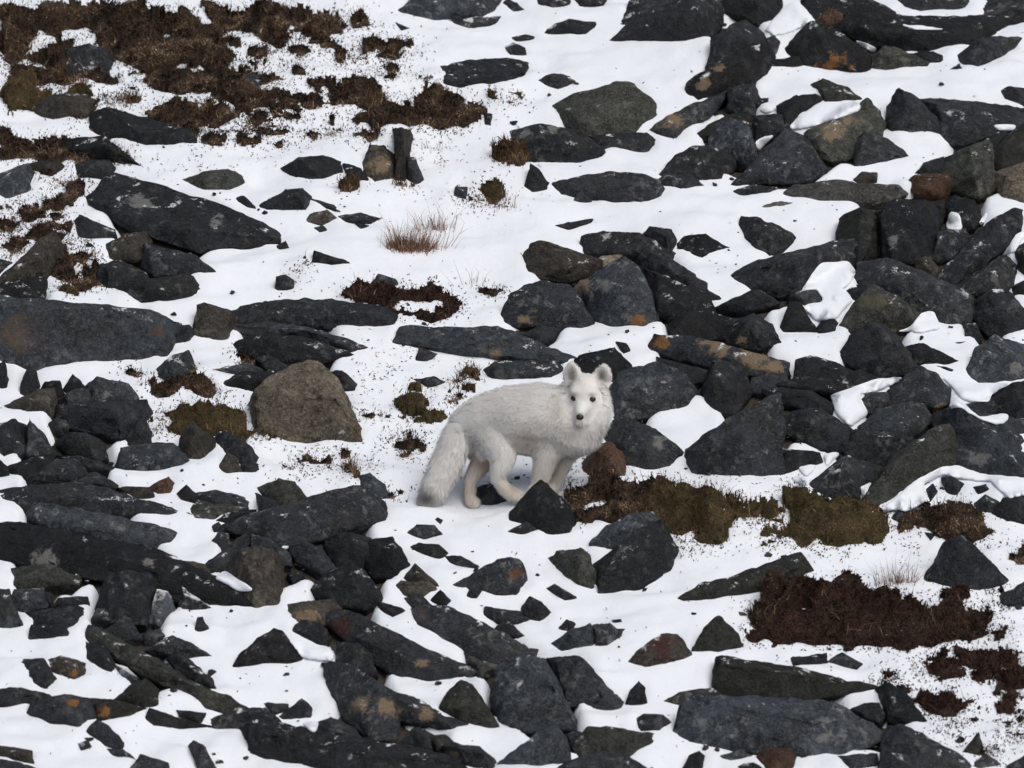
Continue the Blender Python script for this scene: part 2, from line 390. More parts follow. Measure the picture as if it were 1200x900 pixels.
# ------------------------------------------------------------------ the stones, traced tile by tile
# tile material lean | outline | R front edge | P colour patches | S short name | L label
ROCKS = '''
A1 d .45 | 270,240 300,215 390,195 440,215 500,240 480,310 430,340 300,330 | S the rounded stone sunk in heath | L rounded dark stone sunk in the big brown heath bank
A1 b .55 | 170,440 260,420 380,415 420,450 380,505 230,520 160,490
A1 d .5 | 400,500 470,470 560,505 700,555 840,575 865,630 640,635 480,605 400,575 | S the splintered ledge | L splintered dark ledge with snow in its seams below the big heath bank
A1 g .45 | -20,770 120,720 145,760 130,830 40,865 -20,845
A1 b .6 | 120,725 250,700 285,740 230,765 150,750
A1 d .5 | 330,720 480,700 510,750 470,790 340,785
A1 d .6 | 290,610 460,600 560,690 640,740 520,725 400,695 290,665
A1 o .5 | 800,790 900,755 1000,745 1060,770 1080,805 1000,835 900,835
A1 d .6 | 1010,350 1050,325 1140,330 1150,370 1080,395 1020,385
A2 g .5 | 630,45 700,-20 1090,-20 1040,50 980,78 800,92 700,72 | S the broad slab capping the drift | L broad grey slab overhanging a smaller flat stone above the snowfield
A2 d .6 | 830,90 960,78 1080,70 1050,105 950,128 870,112
A2 d .6 | 1085,15 1110,-5 1175,38 1140,48
A2 d .7 | 1120,165 1180,152 1240,165 1200,182 1140,182
A2 d .4 | 1090,215 1130,190 1180,210 1187,242 1120,242
A2 g .75 | 815,290 950,262 1100,255 1195,275 1180,330 1100,360 900,382 830,362 | R 830,345 950,345 1100,330 1180,310 | S the flat grey plate | L flat grey plate half sunk in snow beside a mossy clump
A2 b .15 | 603,570 640,565 680,575 690,615 662,640 668,720 655,795 612,790 605,700 612,640 | S the upright post-like stone | L narrow upright brown stone standing like a stump in the snow
A2 b .5 | 470,720 500,640 560,645 615,690 610,785 520,800 480,770 | P 540,730,60,t
A2 d .4 | 660,690 700,700 737,785 700,805 655,775
A2 d .55 | 115,740 190,690 290,685 390,715 380,760 300,788 180,783 | S the low black hump | L low black hump of rock rising from smooth snow uphill of the tilted slab
A2 d .5 | 380,715 460,740 500,800 400,785
A2 d .6 | 615,100 685,125 640,132
A2 d .3 | 1000,495 1040,500 1032,555 1005,545
A2 d .5 | 880,820 930,822 922,872 868,862
A3 d .5 | 105,-20 260,-20 250,20 180,32 120,17
A3 d .5 | 265,-20 430,-20 400,22 300,29
A3 d .6 | -30,12 20,14 52,42 0,50
A3 d .55 | 135,148 190,105 250,88 372,100 365,120 320,148 220,150 | S the low stone in the drift | L low flat dark stone alone in the broad drift uphill
A3 g .6 | 475,110 520,80 515,10 560,-20 780,-20 590,98
A3 d .4 | 430,178 500,110 600,80 770,-20 915,-20 920,100 880,158 760,178 560,180 | S the great wedge of slate | L great wedge-shaped dark slate rock with a pale tilted top face
A3 d .45 | 920,50 930,-20 1180,-20 1190,20 1160,92 1080,107 1000,82
A3 d .5 | 880,165 960,110 1030,88 1100,150 1150,210 1080,250 1000,290 930,345 850,320 920,230
A3 d .4 | 762,395 775,360 800,330 880,290 1000,230 1090,200 1150,235 1140,290 1060,385 1000,385 900,380 820,442 775,425 | P 850,370,35,t 905,300,30,t | S the leaning dark block | L big leaning dark block with two tan stains above the leaning slab
A3 d .4 | 1110,175 1150,160 1185,190 1160,245 1120,230
A3 d .45 | 600,565 690,505 800,468 960,388 970,410 900,475 800,550 720,612 680,605 | P 700,535,55,t | R 680,560 800,510 900,440 | S the slab with the tan blotch | L leaning dark slab with a tan blotch beside the smooth olive boulder
A3 d .4 | 950,390 1060,368 1088,440 1060,502 1010,505 950,465
A3 o .3 | 178,465 250,425 400,400 430,375 490,360 530,370 580,420 642,470 620,520 540,578 400,592 280,580 220,522 | S the smooth olive boulder | L smooth olive-grey boulder with a humped top alone on the snow
A3 d .5 | 345,595 590,583 632,620 590,668 520,668 450,645 400,655
A3 o .5 | 790,600 870,545 980,500 1080,525 1075,600 1000,575 870,600
A3 g .35 | 868,570 960,520 1040,560 1060,640 1082,682 1030,720 940,690 870,645
A3 d .45 | 640,772 720,680 800,645 880,642 960,680 1005,715 920,785 860,795 780,775 | R 660,765 760,735 900,740
A3 g .6 | 640,770 770,760 852,822 740,834 650,805
A4 g .45 | -100,820 -40,760 20,690 150,570 235,600 262,670 340,745 240,792 60,802 | R 0,760 150,735 320,745 | S the tent-shaped rock | L large tent-shaped grey rock with a clean sloping face
A3 d .7 | 970,842 1050,815 1172,825 1150,857 1010,862
A3 d .25 | 58,815 82,722 110,742 162,802 150,832 90,838
A3 d .5 | 165,805 290,785 430,755 560,765 640,790 672,832 650,872 560,895 350,885 210,855 | S the whaleback stone | L long low whaleback of dark stone lying across the snow
A3 d .4 | 268,890 310,828 362,872 350,892
A3 d .55 | 115,355 180,325 250,335 288,365 200,392
A3 d .45 | 0,580 130,540 290,578 380,640 412,692 350,702 300,722 100,722 20,695 | P 60,590,35,l 180,560,30,l | S the dark rock by the brown tuft | L dark weathered rock with pale streaks beside a brown grass clump
A3 d .5 | 1060,510 1200,500 1220,560 1100,605 1070,570
A3 d .6 | 1070,440 1130,430 1120,462 1080,466
A4 d .45 | 225,25 225,-20 500,-20 560,20 650,62 620,92 500,70 380,60 280,95
A4 r .4 | 285,95 340,35 400,60 412,102 350,125
A4 d .45 | 370,118 420,60 520,62 640,98 760,108 900,112 1100,82 1220,75 1220,95 1000,192 800,217 650,222 520,195 | S the long sagging slab | L long dark sagging slab stretched across the top of the rock pile
A4 d .5 | 625,-20 980,-20 930,47 830,47 740,57 680,32
A4 d .4 | 1000,-20 1225,-20 1225,80 1130,92 1050,92 1020,62
A4 d .4 | 155,212 200,150 270,95 330,110 430,170 520,240 525,290 500,327 380,317 240,292 180,255 | P 365,265,62,q 310,290,30,q | S the orange-stained boulder | L dark boulder with a bright orange lichen stain on its face
A4 o .4 | 520,255 580,205 640,212 690,255 778,272 770,292 600,310 530,303
A4 d .6 | 690,237 800,227 858,250 830,272 760,272
A4 d .5 | 905,247 1000,180 1060,165 1192,168 1145,222 1090,257 1000,288 940,283 | S the fin-shaped stone | L fin-shaped dark stone lying alone in smooth snow below the sagging slab
A4 d .6 | 860,310 915,282 932,305
A4 d .6 | 90,262 200,250 270,285 200,300 60,292
A4 o .45 | 260,380 320,350 420,385 492,440 440,450 340,455
A4 d .4 | 115,465 200,420 280,410 322,442 260,492 200,525 150,565 110,525
A4 d .5 | 5,525 100,500 162,562 100,602 20,612
A4 o .4 | 235,585 350,540 450,500 510,440 560,490 602,560 580,610 500,650 450,690 360,702 270,668 | P 350,560,70,t 430,530,40,t | S the pink-topped boulder | L olive-brown boulder with a pinkish top face and snow behind it
A4 d .35 | 450,630 500,582 600,612 702,685 580,712 460,728
A4 d .35 | 597,540 600,470 650,388 720,430 840,535 862,592 700,585 620,578 | S the sharp-backed dark rock | L sharp-backed dark rock with a rounded nose rising from the snow
A4 g .5 | 715,428 900,450 960,443 1060,478 1220,478 1220,545 1080,562 1040,602 930,634 850,622 790,540
A4 g .45 | 1100,402 1140,383 1220,395 1220,480 1120,442
A4 d .4 | 1050,592 1110,570 1132,592 1080,642 1050,642
A4 d .4 | 720,765 760,715 845,690 850,765
A4 o .35 | 835,705 960,640 1050,610 1062,650 1040,700 1070,830 1000,862 860,825 850,725 | S the squared grey-brown block | L squared grey-brown block wedged beside a rust-coloured stone
A4 r .4 | 693,795 720,770 880,765 905,812 830,864 720,855 | S the rust-coloured stone | L blocky rust-coloured stone at the edge of the rock pile
A4 o .4 | 1010,705 1080,640 1220,530 1220,725 1100,762 1050,745
A4 t .4 | 1060,795 1080,760 1220,705 1220,895 1100,875 | S the pale tan block | L pale tan block, the lightest in the rock pile
A4 b .5 | 447,793 490,760 557,757 550,803 480,805
A4 l .8 | 125,858 200,812 400,793 640,818 684,850 610,885 480,890 300,880 | R 200,850 400,838 640,845 | S the pale flagstones | L pale weathered flagstone lying flat over darker plates
B1 g .75 | 383,80 383,45 480,-60 560,-45 750,0 975,75 1235,195 1225,245 1050,268 870,280 640,205 400,92 | R 385,52 560,112 800,182 1000,198 1225,222 | P 620,70,50,l 950,150,30,l | S the tilted grey slab | L long tilted grey slab with a flat pale top, alone on clean snow
B1 d .5 | 330,150 350,118 400,160 500,185 512,215 440,228 350,218
B1 b .4 | 455,252 560,205 640,193 668,240 645,315 480,315
B1 d .5 | 635,245 760,275 860,300 947,372 680,383 620,345
B1 d .5 | 440,340 520,318 640,370 652,402 480,445 430,405
B1 d .45 | 480,435 620,400 830,383 882,432 840,485 740,508 600,485
B1 b .35 | -20,415 120,320 180,220 240,198 287,260 270,325 230,375 200,405 100,425 -20,440 | S the peaked brown rock | L peaked brownish rock leaning over the end of the great flat-faced block
B1 d .4 | -20,405 200,390 205,440 192,492 -20,492
B1 d .5 | -20,310 60,330 0,375 -20,375
B1 g .22 | -20,478 200,500 450,518 650,543 795,597 742,665 732,745 600,752 420,745 280,775 160,795 60,775 -20,745 | R -20,505 200,525 450,545 650,568 760,612 | P 70,640,110,b 690,630,40,b | S the great flat-faced block | L great flat-faced dark block, the bulkiest stone on the slope
B1 d .45 | 755,612 830,605 862,642 830,685 755,695
B1 b .4 | 848,660 870,520 900,508 1010,540 1052,582 1000,675 930,668
B2 d .5 | -120,545 -40,520 60,510 130,488 210,500 330,490 420,513 560,520 622,562 600,605 440,618 280,614 200,580 -100,590
B2 d .55 | -130,605 70,590 250,620 400,660 495,702 410,718 300,690 -60,640 | S the splintered flat plates | L splintered dark plates stacked flat behind the tan boulder
B2 d .4 | -110,690 0,645 200,655 400,720 432,738 250,775 80,765 -40,745 
B1 g .35 | 688,800 750,740 830,713 862,780 840,835 760,855 690,828
B1 g .6 | 930,800 1080,768 1152,800 1100,835
B1 d .5 | 975,860 1060,810 1200,808 1215,862 1080,895
B2 d .6 | 0,748 60,738 152,790 60,822
B1 d .5 | 1028,52 1070,36 1132,97 1090,88
B2 d .45 | 12,80 90,35 130,13 200,6 242,40 222,103 30,103 | S the black outcrop | L small black outcrop sticking out of snow just past the tilted slab
B2 d .7 | 238,48 340,75 378,112 300,90
B2 b .65 | 220,150 240,115 310,98 352,135 290,157
B2 d .75 | 358,127 460,113 553,135 500,152 400,148 | S the thin flake in the snow | L thin dark flake of stone lying flat on open snow
B2 d .6 | 438,152 492,165 460,180
B2 d .6 | 252,177 290,168 317,190 280,195
B2 g .25 | 83,440 93,395 130,383 162,408 162,447 95,449 | S the lone round cobble | L lone round grey cobble on clean snow below the tilted slab
B2 d .5 | 88,255 130,233 147,265 100,272
B2 d .55 | 245,330 260,277 330,298 424,332 330,335
B2 d .4 | 510,415 540,381 610,398 624,427 540,430
B2 g .6 | 605,685 640,613 720,613 960,648 1060,612 1120,628 1270,690 1400,745 1380,775 1200,765 900,745 740,690 | R 620,670 900,715 1100,690 1300,735 | P 1060,730,35,t | S the wavy slab behind the fox | L long wavy grey slab just uphill of the fox's back
B2 g .6 | 995,800 1060,760 1200,755 1310,762 1360,800 1310,840 1100,852 1040,840
C2 k .25 | -28,130 0,65 94,-8 187,-56 262,-62 300,-26 345,20 394,82 450,225 458,285 300,292 112,278 0,245 | P 370,240,20,w | S the tan boulder | L rounded tan-brown boulder, the palest big stone downhill of the splintered plates
B2 d .45 | 330,808 380,808 442,862 430,890 390,890
B2 d .6 | 698,842 780,833 834,857 760,868
B2 d .5 | 720,702 750,718 804,735 760,768 700,764
B3 b .4 | 48,300 80,250 130,233 220,268 300,283 390,318 402,352 340,393 260,408 120,390 70,375 | S the smooth brown boulder | L smooth chestnut-brown boulder with a rounded nose beside a heap of slates
B3 d .4 | 298,255 310,213 400,190 560,203 640,238 722,290 700,315 600,305 540,310 440,305 330,290
B3 d .35 | 573,208 610,173 700,183 727,230 690,305 620,270
B3 d .55 | 728,215 850,208 900,238 948,263 880,268 840,308 780,290 730,275 | S the beak-shaped stone | L dark beak-shaped stone poking out of the slate heap over snow
B3 d .5 | 538,280 570,233 660,278 740,338 850,438 945,493 880,488 780,437 680,390 550,328 | R 560,300 700,360 880,465
B3 g .35 | -45,560 0,470 60,430 130,408 250,428 290,480 345,570 362,602 300,618 150,604 -30,594 | P 60,580,30,t 100,540,20,l | S the speckled humpback rock | L humpbacked speckled grey rock just below the smooth brown boulder
B3 g .3 | 265,465 300,410 400,368 490,308 540,340 592,420 622,500 637,572 580,615 440,610 350,580 | P 550,583,38,q 310,430,45,t 400,430,40,l | S the lichen-covered rock | L lichen-blotched grey rock with a small orange spot at its foot
B3 d .5 | 545,340 640,380 780,430 862,480 905,560 800,560 700,575 640,560 580,440 | S the broad sloping dark face | L broad dark rock face sloping down from the lichen-covered rock
B3 t .5 | 398,302 480,293 492,322 410,355 350,335
B3 d .5 | 42,650 120,608 212,620 180,662 120,688
B3 d .5 | 448,678 500,690 532,722 490,728
B3 d .3 | 270,760 300,735 420,733 450,700 492,760 522,782 510,835 440,850 300,850
B3 d .45 | 638,745 740,780 862,800 840,855 760,875 650,818
B3 d .4 | 598,695 630,643 720,660 800,655 960,695 1100,738 1215,770 1220,822 1150,843 1000,808 860,780 700,748 620,718 | P 660,690,35,q 900,690,70,t 1060,745,80,t 1160,785,60,t | R 640,705 800,715 1000,762 1150,812 | S the log-like slab | L thick log-like slab with a pinkish tan top and one orange end
B3 d .4 | 688,605 760,548 850,548 962,580 965,645 860,665 800,665 720,658
B3 d .35 | 915,615 1000,580 1060,556 1140,600 1192,692 1100,705 980,698 920,668 | P 1015,670,22,t
B3 d .55 | 885,525 960,500 1060,448 1174,502 1050,535 1000,540 960,538
B3 d .4 | 998,175 1008,123 1080,133 1230,200 1255,232 1200,272 1130,288 1070,273 1030,225
B4 d .45 | -85,385 0,328 120,288 300,248 420,215 540,198 552,305 400,345 280,405 200,465 130,474 0,446 | S the ragged dark shelf | L broad ragged shelf of dark rock above a pocket of snow
B3 d .75 | 187,168 250,153 350,138 362,156 250,182
B3 l .8 | 1068,82 1180,63 1245,68 1200,94 1080,98
C3 d .4 | 833,70 860,0 890,-60 1010,-45 1055,70 1000,140 970,162 900,155 850,115
C3 d .5 | 1040,60 1060,10 1200,-10 1215,40 1120,75
C3 g .4 | 425,60 470,-10 560,-40 640,-60 740,-20 817,82 760,142 640,158 540,195 450,190 | R 470,110 640,95 790,95 | S the grey rock behind the fox's head | L smooth grey rock right behind the fox's head and chest
B4 g .35 | 555,110 640,58 760,58 825,100 832,185 795,315 700,325 620,310 550,290 540,180 | P 620,230,30,l | S the bulky upper boulder | L bulky mottled grey boulder in the thick of the rock pile
B4 o .4 | 385,135 480,90 572,110 552,300 470,345 375,260
B4 d .35 | 850,110 835,60 900,38 980,58 1015,120 985,175 930,185 890,150
B4 b .4 | 778,62 850,53 862,110 830,155 788,95
B4 d .4 | 825,195 940,180 964,240 880,305 800,308
B4 g .6 | 815,405 860,330 960,230 1080,130 1160,93 1198,110 1172,222 1050,312 900,424 | R 850,395 1000,300 1130,200 1180,140 | S the leaning grey plank of slate | L leaning plank-shaped grey slate, smooth and lighter than the pile around it
B4 d .45 | 885,435 1000,380 1120,290 1174,350 1162,432 1050,464 940,464
B4 b .4 | 1160,272 1220,235 1220,405 1170,355
B4 d .4 | 1150,435 1220,398 1220,474 1160,474
B4 d .35 | 458,405 470,330 600,308 700,350 830,400 952,450 984,502 955,585 880,604 820,580 740,555 620,500 520,450 | S the big dark shoulder | L big dark shouldered rock bulging above a snow pocket
B4 b .5 | 700,312 790,308 824,350 810,408 740,370
B4 o .35 | 378,615 470,490 540,428 640,478 720,538 774,577 740,615 600,634 430,634 | P 530,500,50,o | S the pyramid of dark slate | L broad pyramid of dark slate with a mossy tinted face
B4 d .35 | 978,510 1060,453 1130,458 1192,530 1215,620 1120,649 1040,634 985,595 | S the round dark boulder | L round dark boulder with snow against its foot in the rock pile
B4 d .45 | 928,585 990,600 1014,654 940,658
B4 d .5 | 412,445 500,430 522,472 450,494
B4 d .5 | 158,484 240,450 280,448 324,502 240,518
B4 d .6 | -5,445 40,448 124,502 0,494
B4 d .35 | 128,615 170,508 220,508 262,580 292,634 140,638
B4 d .4 | 288,614 340,556 382,600 372,638 300,638
B4 d .35 | 396,725 440,650 520,598 572,598 642,660 684,740 744,804 560,816 450,786 | S the cracked dark cone | L cracked cone-shaped dark rock between two snow pockets
B4 d .6 | 655,702 760,688 860,738 924,766 800,774 720,770
B4 d .65 | 798,772 910,800 900,822 820,796
B4 g .35 | 946,805 990,708 1070,653 1110,698 1220,698 1220,835 1130,854 1000,864 | P 1160,800,40,l | S the lichen-spotted rock by the long drift | L peaked grey rock spotted with pale lichen at a long drift
B4 d .75 | 848,687 940,678 944,693
B4 d .4 | 178,855 200,758 260,738 380,768 434,800 400,875 250,886
B4 d .5 | 395,835 480,798 564,830 520,875 430,894
C4 g .4 | 595,115 600,70 700,-15 740,-40 810,-10 872,60 862,122 800,134 720,124 620,134 | P 830,140,30,t | S the rock with the undercut foot | L grey rock with an undercut foot standing over a rounded cobble
C4 d .4 | 463,128 520,78 600,73 628,132 560,168 480,155
C4 g .35 | 478,225 560,150 680,123 760,128 794,190 740,245 660,265 520,258 | S the cobble under the undercut rock | L rounded grey cobble tucked under the undercut rock
C4 d .4 | 415,335 460,240 640,250 734,290 650,355 590,394 480,386
C4 o .4 | 485,565 520,490 600,470 630,360 720,290 800,228 870,218 954,320 900,394 760,436 650,505 560,576 | S the olive ledge | L long olive-grey ledge stepping down towards the snow-capped hollow
C4 g .35 | 775,175 900,138 1030,210 1220,195 1220,445 1100,446 980,414 900,394 940,330 870,240 | P 850,330,60,l 1000,370,50,l | S the great mottled rock | L great mottled grey rock above the snow hood with holes
C4 d .4 | 1055,75 1150,40 1220,22 1220,200 1140,214 1130,165 1060,135
C4 d .6 | 928,122 1060,113 1094,150 1010,188
C4 d .5 | 0,42 130,60 260,70 364,130 350,164 240,145 120,114
C4 d .45 | 55,45 250,0 400,-35 554,8 400,84 280,78
C3 d .12 | 763,325 930,210 1110,108 1172,86 1188,240 1194,435 1000,440 790,432 768,385 | P 1070,350,22,l 1120,330,20,l 970,410,18,l | S the sail-shaped slate | L tall sail-shaped slab of dark slate with a straight slanting top edge
C4 d .4 | 126,185 200,160 300,150 430,228 474,260 420,335 300,310 220,275 140,245
C4 d .45 | 120,322 300,340 314,392 200,405 130,444
C4 d .4 | 262,475 380,380 420,350 584,410 560,445 500,500 470,544 360,536 280,506
C4 d .3 | 843,455 880,443 938,480 905,524 860,514
C4 g .4 | 768,503 800,478 818,510 790,548
C4 d .4 | 978,493 1030,478 1044,502 1000,518
C4 g .4 | 988,563 1030,528 1088,560 1060,604 1000,595
C4 d .4 | 1055,605 1110,540 1220,522 1220,655 1130,645 1080,625
C4 d .35 | 622,625 660,568 693,580 672,645
C4 g .35 | 768,885 850,740 930,706 980,780 1080,860 1145,905 1010,950 900,935 780,906 | R 850,900 900,800 935,712 | S the bluish pointed rock | L pointed bluish-grey rock with a ridged face at the lower heath's edge
C4 d .5 | 768,692 804,702 790,724
D4 g .4 | 1088,145 1220,72 1220,192 1110,184
C3 r .35 | 308,385 380,298 430,298 502,360 498,445 440,463 320,425 | S the rust-brown stone at the fox's chest | L rust-brown stone in front of the fox's chest
C3 d .4 | 403,275 450,198 500,192 600,223 700,288 753,337 700,404 580,414 500,396 470,340 | R 480,300 600,330 730,345 | P 640,300,35,l | S the faceted rock behind the rust stone | L dark faceted rock with a pale edge beside the rust-brown stone
C3 d .3 | -5,598 60,530 128,462 180,500 250,570 278,652 250,694 150,694 60,656 -10,640 | R 20,620 130,560 240,600 | S the rock at the fox's feet | L dark angular rock hiding the fox's front paws
C3 d .6 | -40,690 0,678 60,643 122,682 50,700
C3 g .5 | 343,735 420,658 520,608 620,598 664,640 600,700 480,745 400,760 | S the split grey rock | L upper half of a split grey rock below the mossy bank
C3 g .35 | 368,835 480,742 600,672 660,625 728,772 692,858 620,890 560,934 480,945 385,962 | R 400,870 560,780 640,680 | S the lower split rock | L angular grey rock with smooth facets, lower half of the split pair
C3 o .35 | 160,805 200,778 300,757 342,790 378,905 350,940 280,926 230,886 | S the stone beside the split rock | L stubby brownish stone beside the lower half of the split grey rock
D3 o .6 | 715,152 830,93 1000,55 1180,-25 1262,-48 1300,0 1320,35 1100,130 900,160 760,168 | R 760,150 900,125 1100,80 1270,10 | S the greenish slab at the heath | L long greenish slab ending against the big dark heath mat
C3 d .6 | 335,655 385,682 350,660 345,640
C1 d .2 | 88,82 95,30 130,-52 160,-10 177,50 150,88 | S the upright splinter | L small upright splinter of dark slate below the great flat-faced block
C1 d .3 | -20,-40 20,-60 40,20 30,60 -20,65
C1 b .45 | 18,135 100,90 170,60 240,58 252,120 230,168 120,164
C1 d .4 | 178,62 200,28 260,28 282,80 240,94
C1 d .4 | 278,62 320,-2 345,18 378,50 300,74
C1 d .45 | 255,105 330,60 392,58 402,130 300,138
C1 g .4 | 380,45 430,8 560,38 612,100 600,125 480,120 420,135 390,95 | S the grey cap of the rock cluster | L grey stone capping a cluster of dark rocks below the great block
C1 d .35 | 268,155 300,130 480,112 640,108 664,170 620,214 570,255 520,269 400,228 300,224 | S the dark bulk of the cluster | L bulky dark rock under the grey capstone
C1 d .4 | 217,212 250,188 304,200 300,238 250,243
C1 d .4 | 238,132 280,128 302,200 250,192
C1 d .4 | -20,225 60,193 132,230 112,332 20,354 -20,310
C1 d .35 | 108,262 130,192 190,258 244,344 120,349
C1 f .45 | 18,292 100,278 117,340 60,348
C1 d .35 | 245,288 300,248 380,253 462,300 474,362 430,374 300,345
C1 d .4 | -20,350 30,400 42,444 -20,444
C1 d .45 | 36,404 150,358 230,348 242,398 130,444 60,444
C1 d .4 | 118,444 250,368 330,363 384,432 310,464 150,464
C1 d .5 | 260,358 350,353 504,402 480,414 380,400
C1 g .25 | 556,275 600,198 640,176 667,260 664,315 560,305
C1 g .35 | 506,404 530,318 660,298 760,298 834,372 800,400 700,414 600,424 520,424 | S the broad grey block of the cluster | L broad squat grey block at the foot of the rock cluster
C1 b .35 | 776,325 820,228 850,207 942,278 948,324 880,365 800,365 | S the brown wedge by the moss bank | L brownish wedge-shaped stone at the end of the flat moss bank
C1 d .45 | 938,252 1000,247 1100,318 1134,360 1110,404 1040,380 960,308
C1 b .4 | 962,404 1000,343 1040,368 1064,432 1000,434
C1 d .4 | 1048,382 1130,388 1144,434 1060,434
C1 d .6 | 308,474 420,428 440,450 514,482 500,493 380,476
C1 d .6 | -20,505 200,483 400,478 620,538 845,612 700,616 600,606 460,614 340,596 130,596 40,558 | R 0,525 300,525 600,575 | S the upper of the long slabs | L long flat dark slab, uppermost of the long slabs lying in a row
C1 r .4 | 655,493 700,463 740,445 768,480 750,524 690,526
C1 b .5 | 515,492 660,488 684,542 600,536
C1 d .4 | 778,524 820,483 873,530 860,564 800,550
C1 d .6 | 858,517 950,503 1094,545 1080,579 980,582 900,566
C1 o .6 | 838,594 870,550 960,568 1084,580 960,605 920,644 850,630
C1 g .5 | 122,602 180,558 280,578 420,618 560,658 700,658 782,688 742,744 640,760 560,728 380,700 170,656 | R 160,630 420,660 620,712 740,715 | S the middle of the long slabs | L grey round-ended slab lying between two long dark slabs
C1 d .45 | -20,648 80,638 200,688 450,718 560,738 760,798 940,888 1070,945 1124,985 1100,1014 950,1012 850,968 700,912 600,886 400,892 240,850 -20,806 | R 0,720 240,760 500,800 760,870 1000,960 | P 200,810,60,l 660,820,30,l | S the lowest of the long slabs | L longest dark slab, slanting downhill under the round-ended slab
D1 o .4 | 40,25 200,5 350,60 345,98 180,95 150,110 50,95
C1 d .5 | 928,664 960,648 988,680 940,694
C1 d .4 | 922,735 960,688 1000,698 1014,740 980,764
C1 d .4 | 895,835 1040,720 1080,698 1104,730 1000,845 920,866
C1 b .5 | 778,812 900,828 934,884 880,876 800,838
C1 b .3 | 1001,845 1058,768 1125,752 1195,765 1245,830 1250,900 1230,1005 1125,1022 1030,975 | S the brown upright block | L brown upright block where the longest dark slab ends
C1 d .55 | 945,642 1000,600 1124,588 1090,618 1000,644
C2 d .4 | -160,660 -60,640 0,600 80,588 280,548 390,528 430,488 480,498 562,560 568,645 480,668 400,698 300,700 200,735 80,745 0,702 | R -120,665 60,640 280,600 400,585 540,600 | S the big slab below the fox's tail | L big dark slab with a sloping brown-grey top downhill of the fox's tail
C2 o .4 | 8,495 100,453 170,468 202,510 244,562 130,586 60,540
C2 d .5 | 0,520 60,540 124,592 20,588
C2 g .4 | 438,445 500,428 562,480 582,544 500,540 460,490
C2 d .55 | 667,692 710,658 780,660 817,700 740,713 | S the flat stone in the fox's trampled snow | L small flat dark stone in clean snow below the fox's hind paws
C2 d .6 | 668,757 720,738 800,743 842,780 800,814 720,785
C2 g .65 | 828,792 900,798 994,842 970,855 860,826
C2 d .5 | 788,633 800,625 817,635 810,652
C2 d .5 | -20,700 60,718 140,778 154,832 100,826 -20,760
C2 d .4 | 148,764 220,728 300,768 354,852 280,866 180,818
C2 d .4 | 298,745 400,690 500,718 522,800 440,856 360,846
C2 d .4 | 486,725 600,708 652,780 684,834 620,876 520,890 480,846
D2 d .35 | 862,98 960,60 1060,-12 1120,-25 1165,0 1200,70 1150,149 1040,144 1000,115 | P 1140,50,45,r | S the dark rust-sided rock | L dark rock with a rust-red side on the snow downhill of the fox
C2 d .6 | 960,500 1040,478 1134,552 1060,562 980,560
D2 b .45 | 648,65 700,0 795,82 812,104 700,106
D2 g .45 | 243,114 300,48 420,2 480,38 544,120 562,165 480,205 360,186 280,138 | R 290,110 420,90 540,150 | S the sloping grey rock below the big slab | L sloping grey rock with a rough frosted top below the big slab
D2 d .5 | 535,165 620,190 674,217 600,244 540,208
D2 d .5 | 138,42 200,38 217,60 160,83
D2 d .5 | 168,112 217,120 200,138
D2 b .45 | 133,184 250,163 340,158 374,200 300,266 200,270 150,245 | P 220,235,50,t
D2 d .35 | 152,304 200,248 280,263 314,290 322,370 260,352 180,318
D1 d .35 | 1018,463 1050,400 1130,330 1200,288 1240,298 1338,432 1240,446 1120,455 | S the half-buried dome | L half-buried dark dome of rock ringed by smooth snow
D2 d .4 | 306,258 330,208 400,203 480,238 620,328 740,388 975,472 940,494 830,506 740,520 620,496 520,440 400,345 | R 330,280 500,350 740,460 940,482 | P 380,290,60,m 740,440,35,t | S the long red-tinged slab | L long dark slab with a reddish sheen sliding downhill across the snow
D2 d .4 | 348,434 360,348 450,353 502,400 534,494 440,486 370,466
D2 d .35 | 286,435 330,438 440,468 540,528 620,600 640,680 604,774 500,766 440,700 370,640 310,530 | P 465,630,50,t 580,640,50,t | S the tan-blotched rock | L dark rock with several tan blotches pointing downhill
D2 d .5 | 520,590 560,540 700,618 1004,722 860,726 700,698 580,680 | P 740,660,40,t 620,650,25,t
D2 d .45 | 678,205 740,188 840,188 960,258 1100,308 1200,378 1235,432 1100,455 1000,446 860,350 720,278 | R 700,240 860,290 1060,390 1200,425 | P 730,225,35,b | S the straight-edged slab | L straight-edged dark slab leaning downhill below the rust-sided rock
D2 o .5 | 915,395 1000,440 1084,455 990,486 940,440
D2 b .5 | 598,115 640,78 760,83 804,120 700,155 640,146
D2 d .5 | 648,154 720,138 774,185 690,204
D2 d .4 | 768,164 810,122 864,170 820,194
D2 d .5 | 918,154 940,112 992,120 970,164
D2 d .55 | 998,234 1010,193 1160,213 1205,230 1190,265 1100,266 1050,256
D2 d .6 | 1046,284 1100,250 1150,288 1205,332 1100,318
D2 o .3 | 806,645 840,568 900,518 950,538 1012,620 1074,724 1000,726 880,678 | S the olive egg-shaped stone | L olive egg-shaped stone on the snow beside a big rough-faced rock
D3 g .35 | -90,610 -70,470 -20,428 80,418 145,428 190,520 282,690 275,716 120,735 0,726 -60,690 | S the big rough-faced rock | L big rough-faced grey rock shouldering a darker rock
D3 d .4 | 146,428 200,412 300,412 362,490 432,580 494,612 490,645 380,646 320,615 250,620 200,520 | S the rock with the trailing foot | L dark rock with a long trailing foot against the big rough-faced rock
D2 d .45 | 272,695 330,673 430,718 494,795 330,786 270,748
D2 d .4 | 97,675 200,598 252,640 244,694 130,694
D2 d .6 | 28,612 60,628 140,618 144,644 80,664
D2 d .5 | -20,655 40,638 104,680 20,695
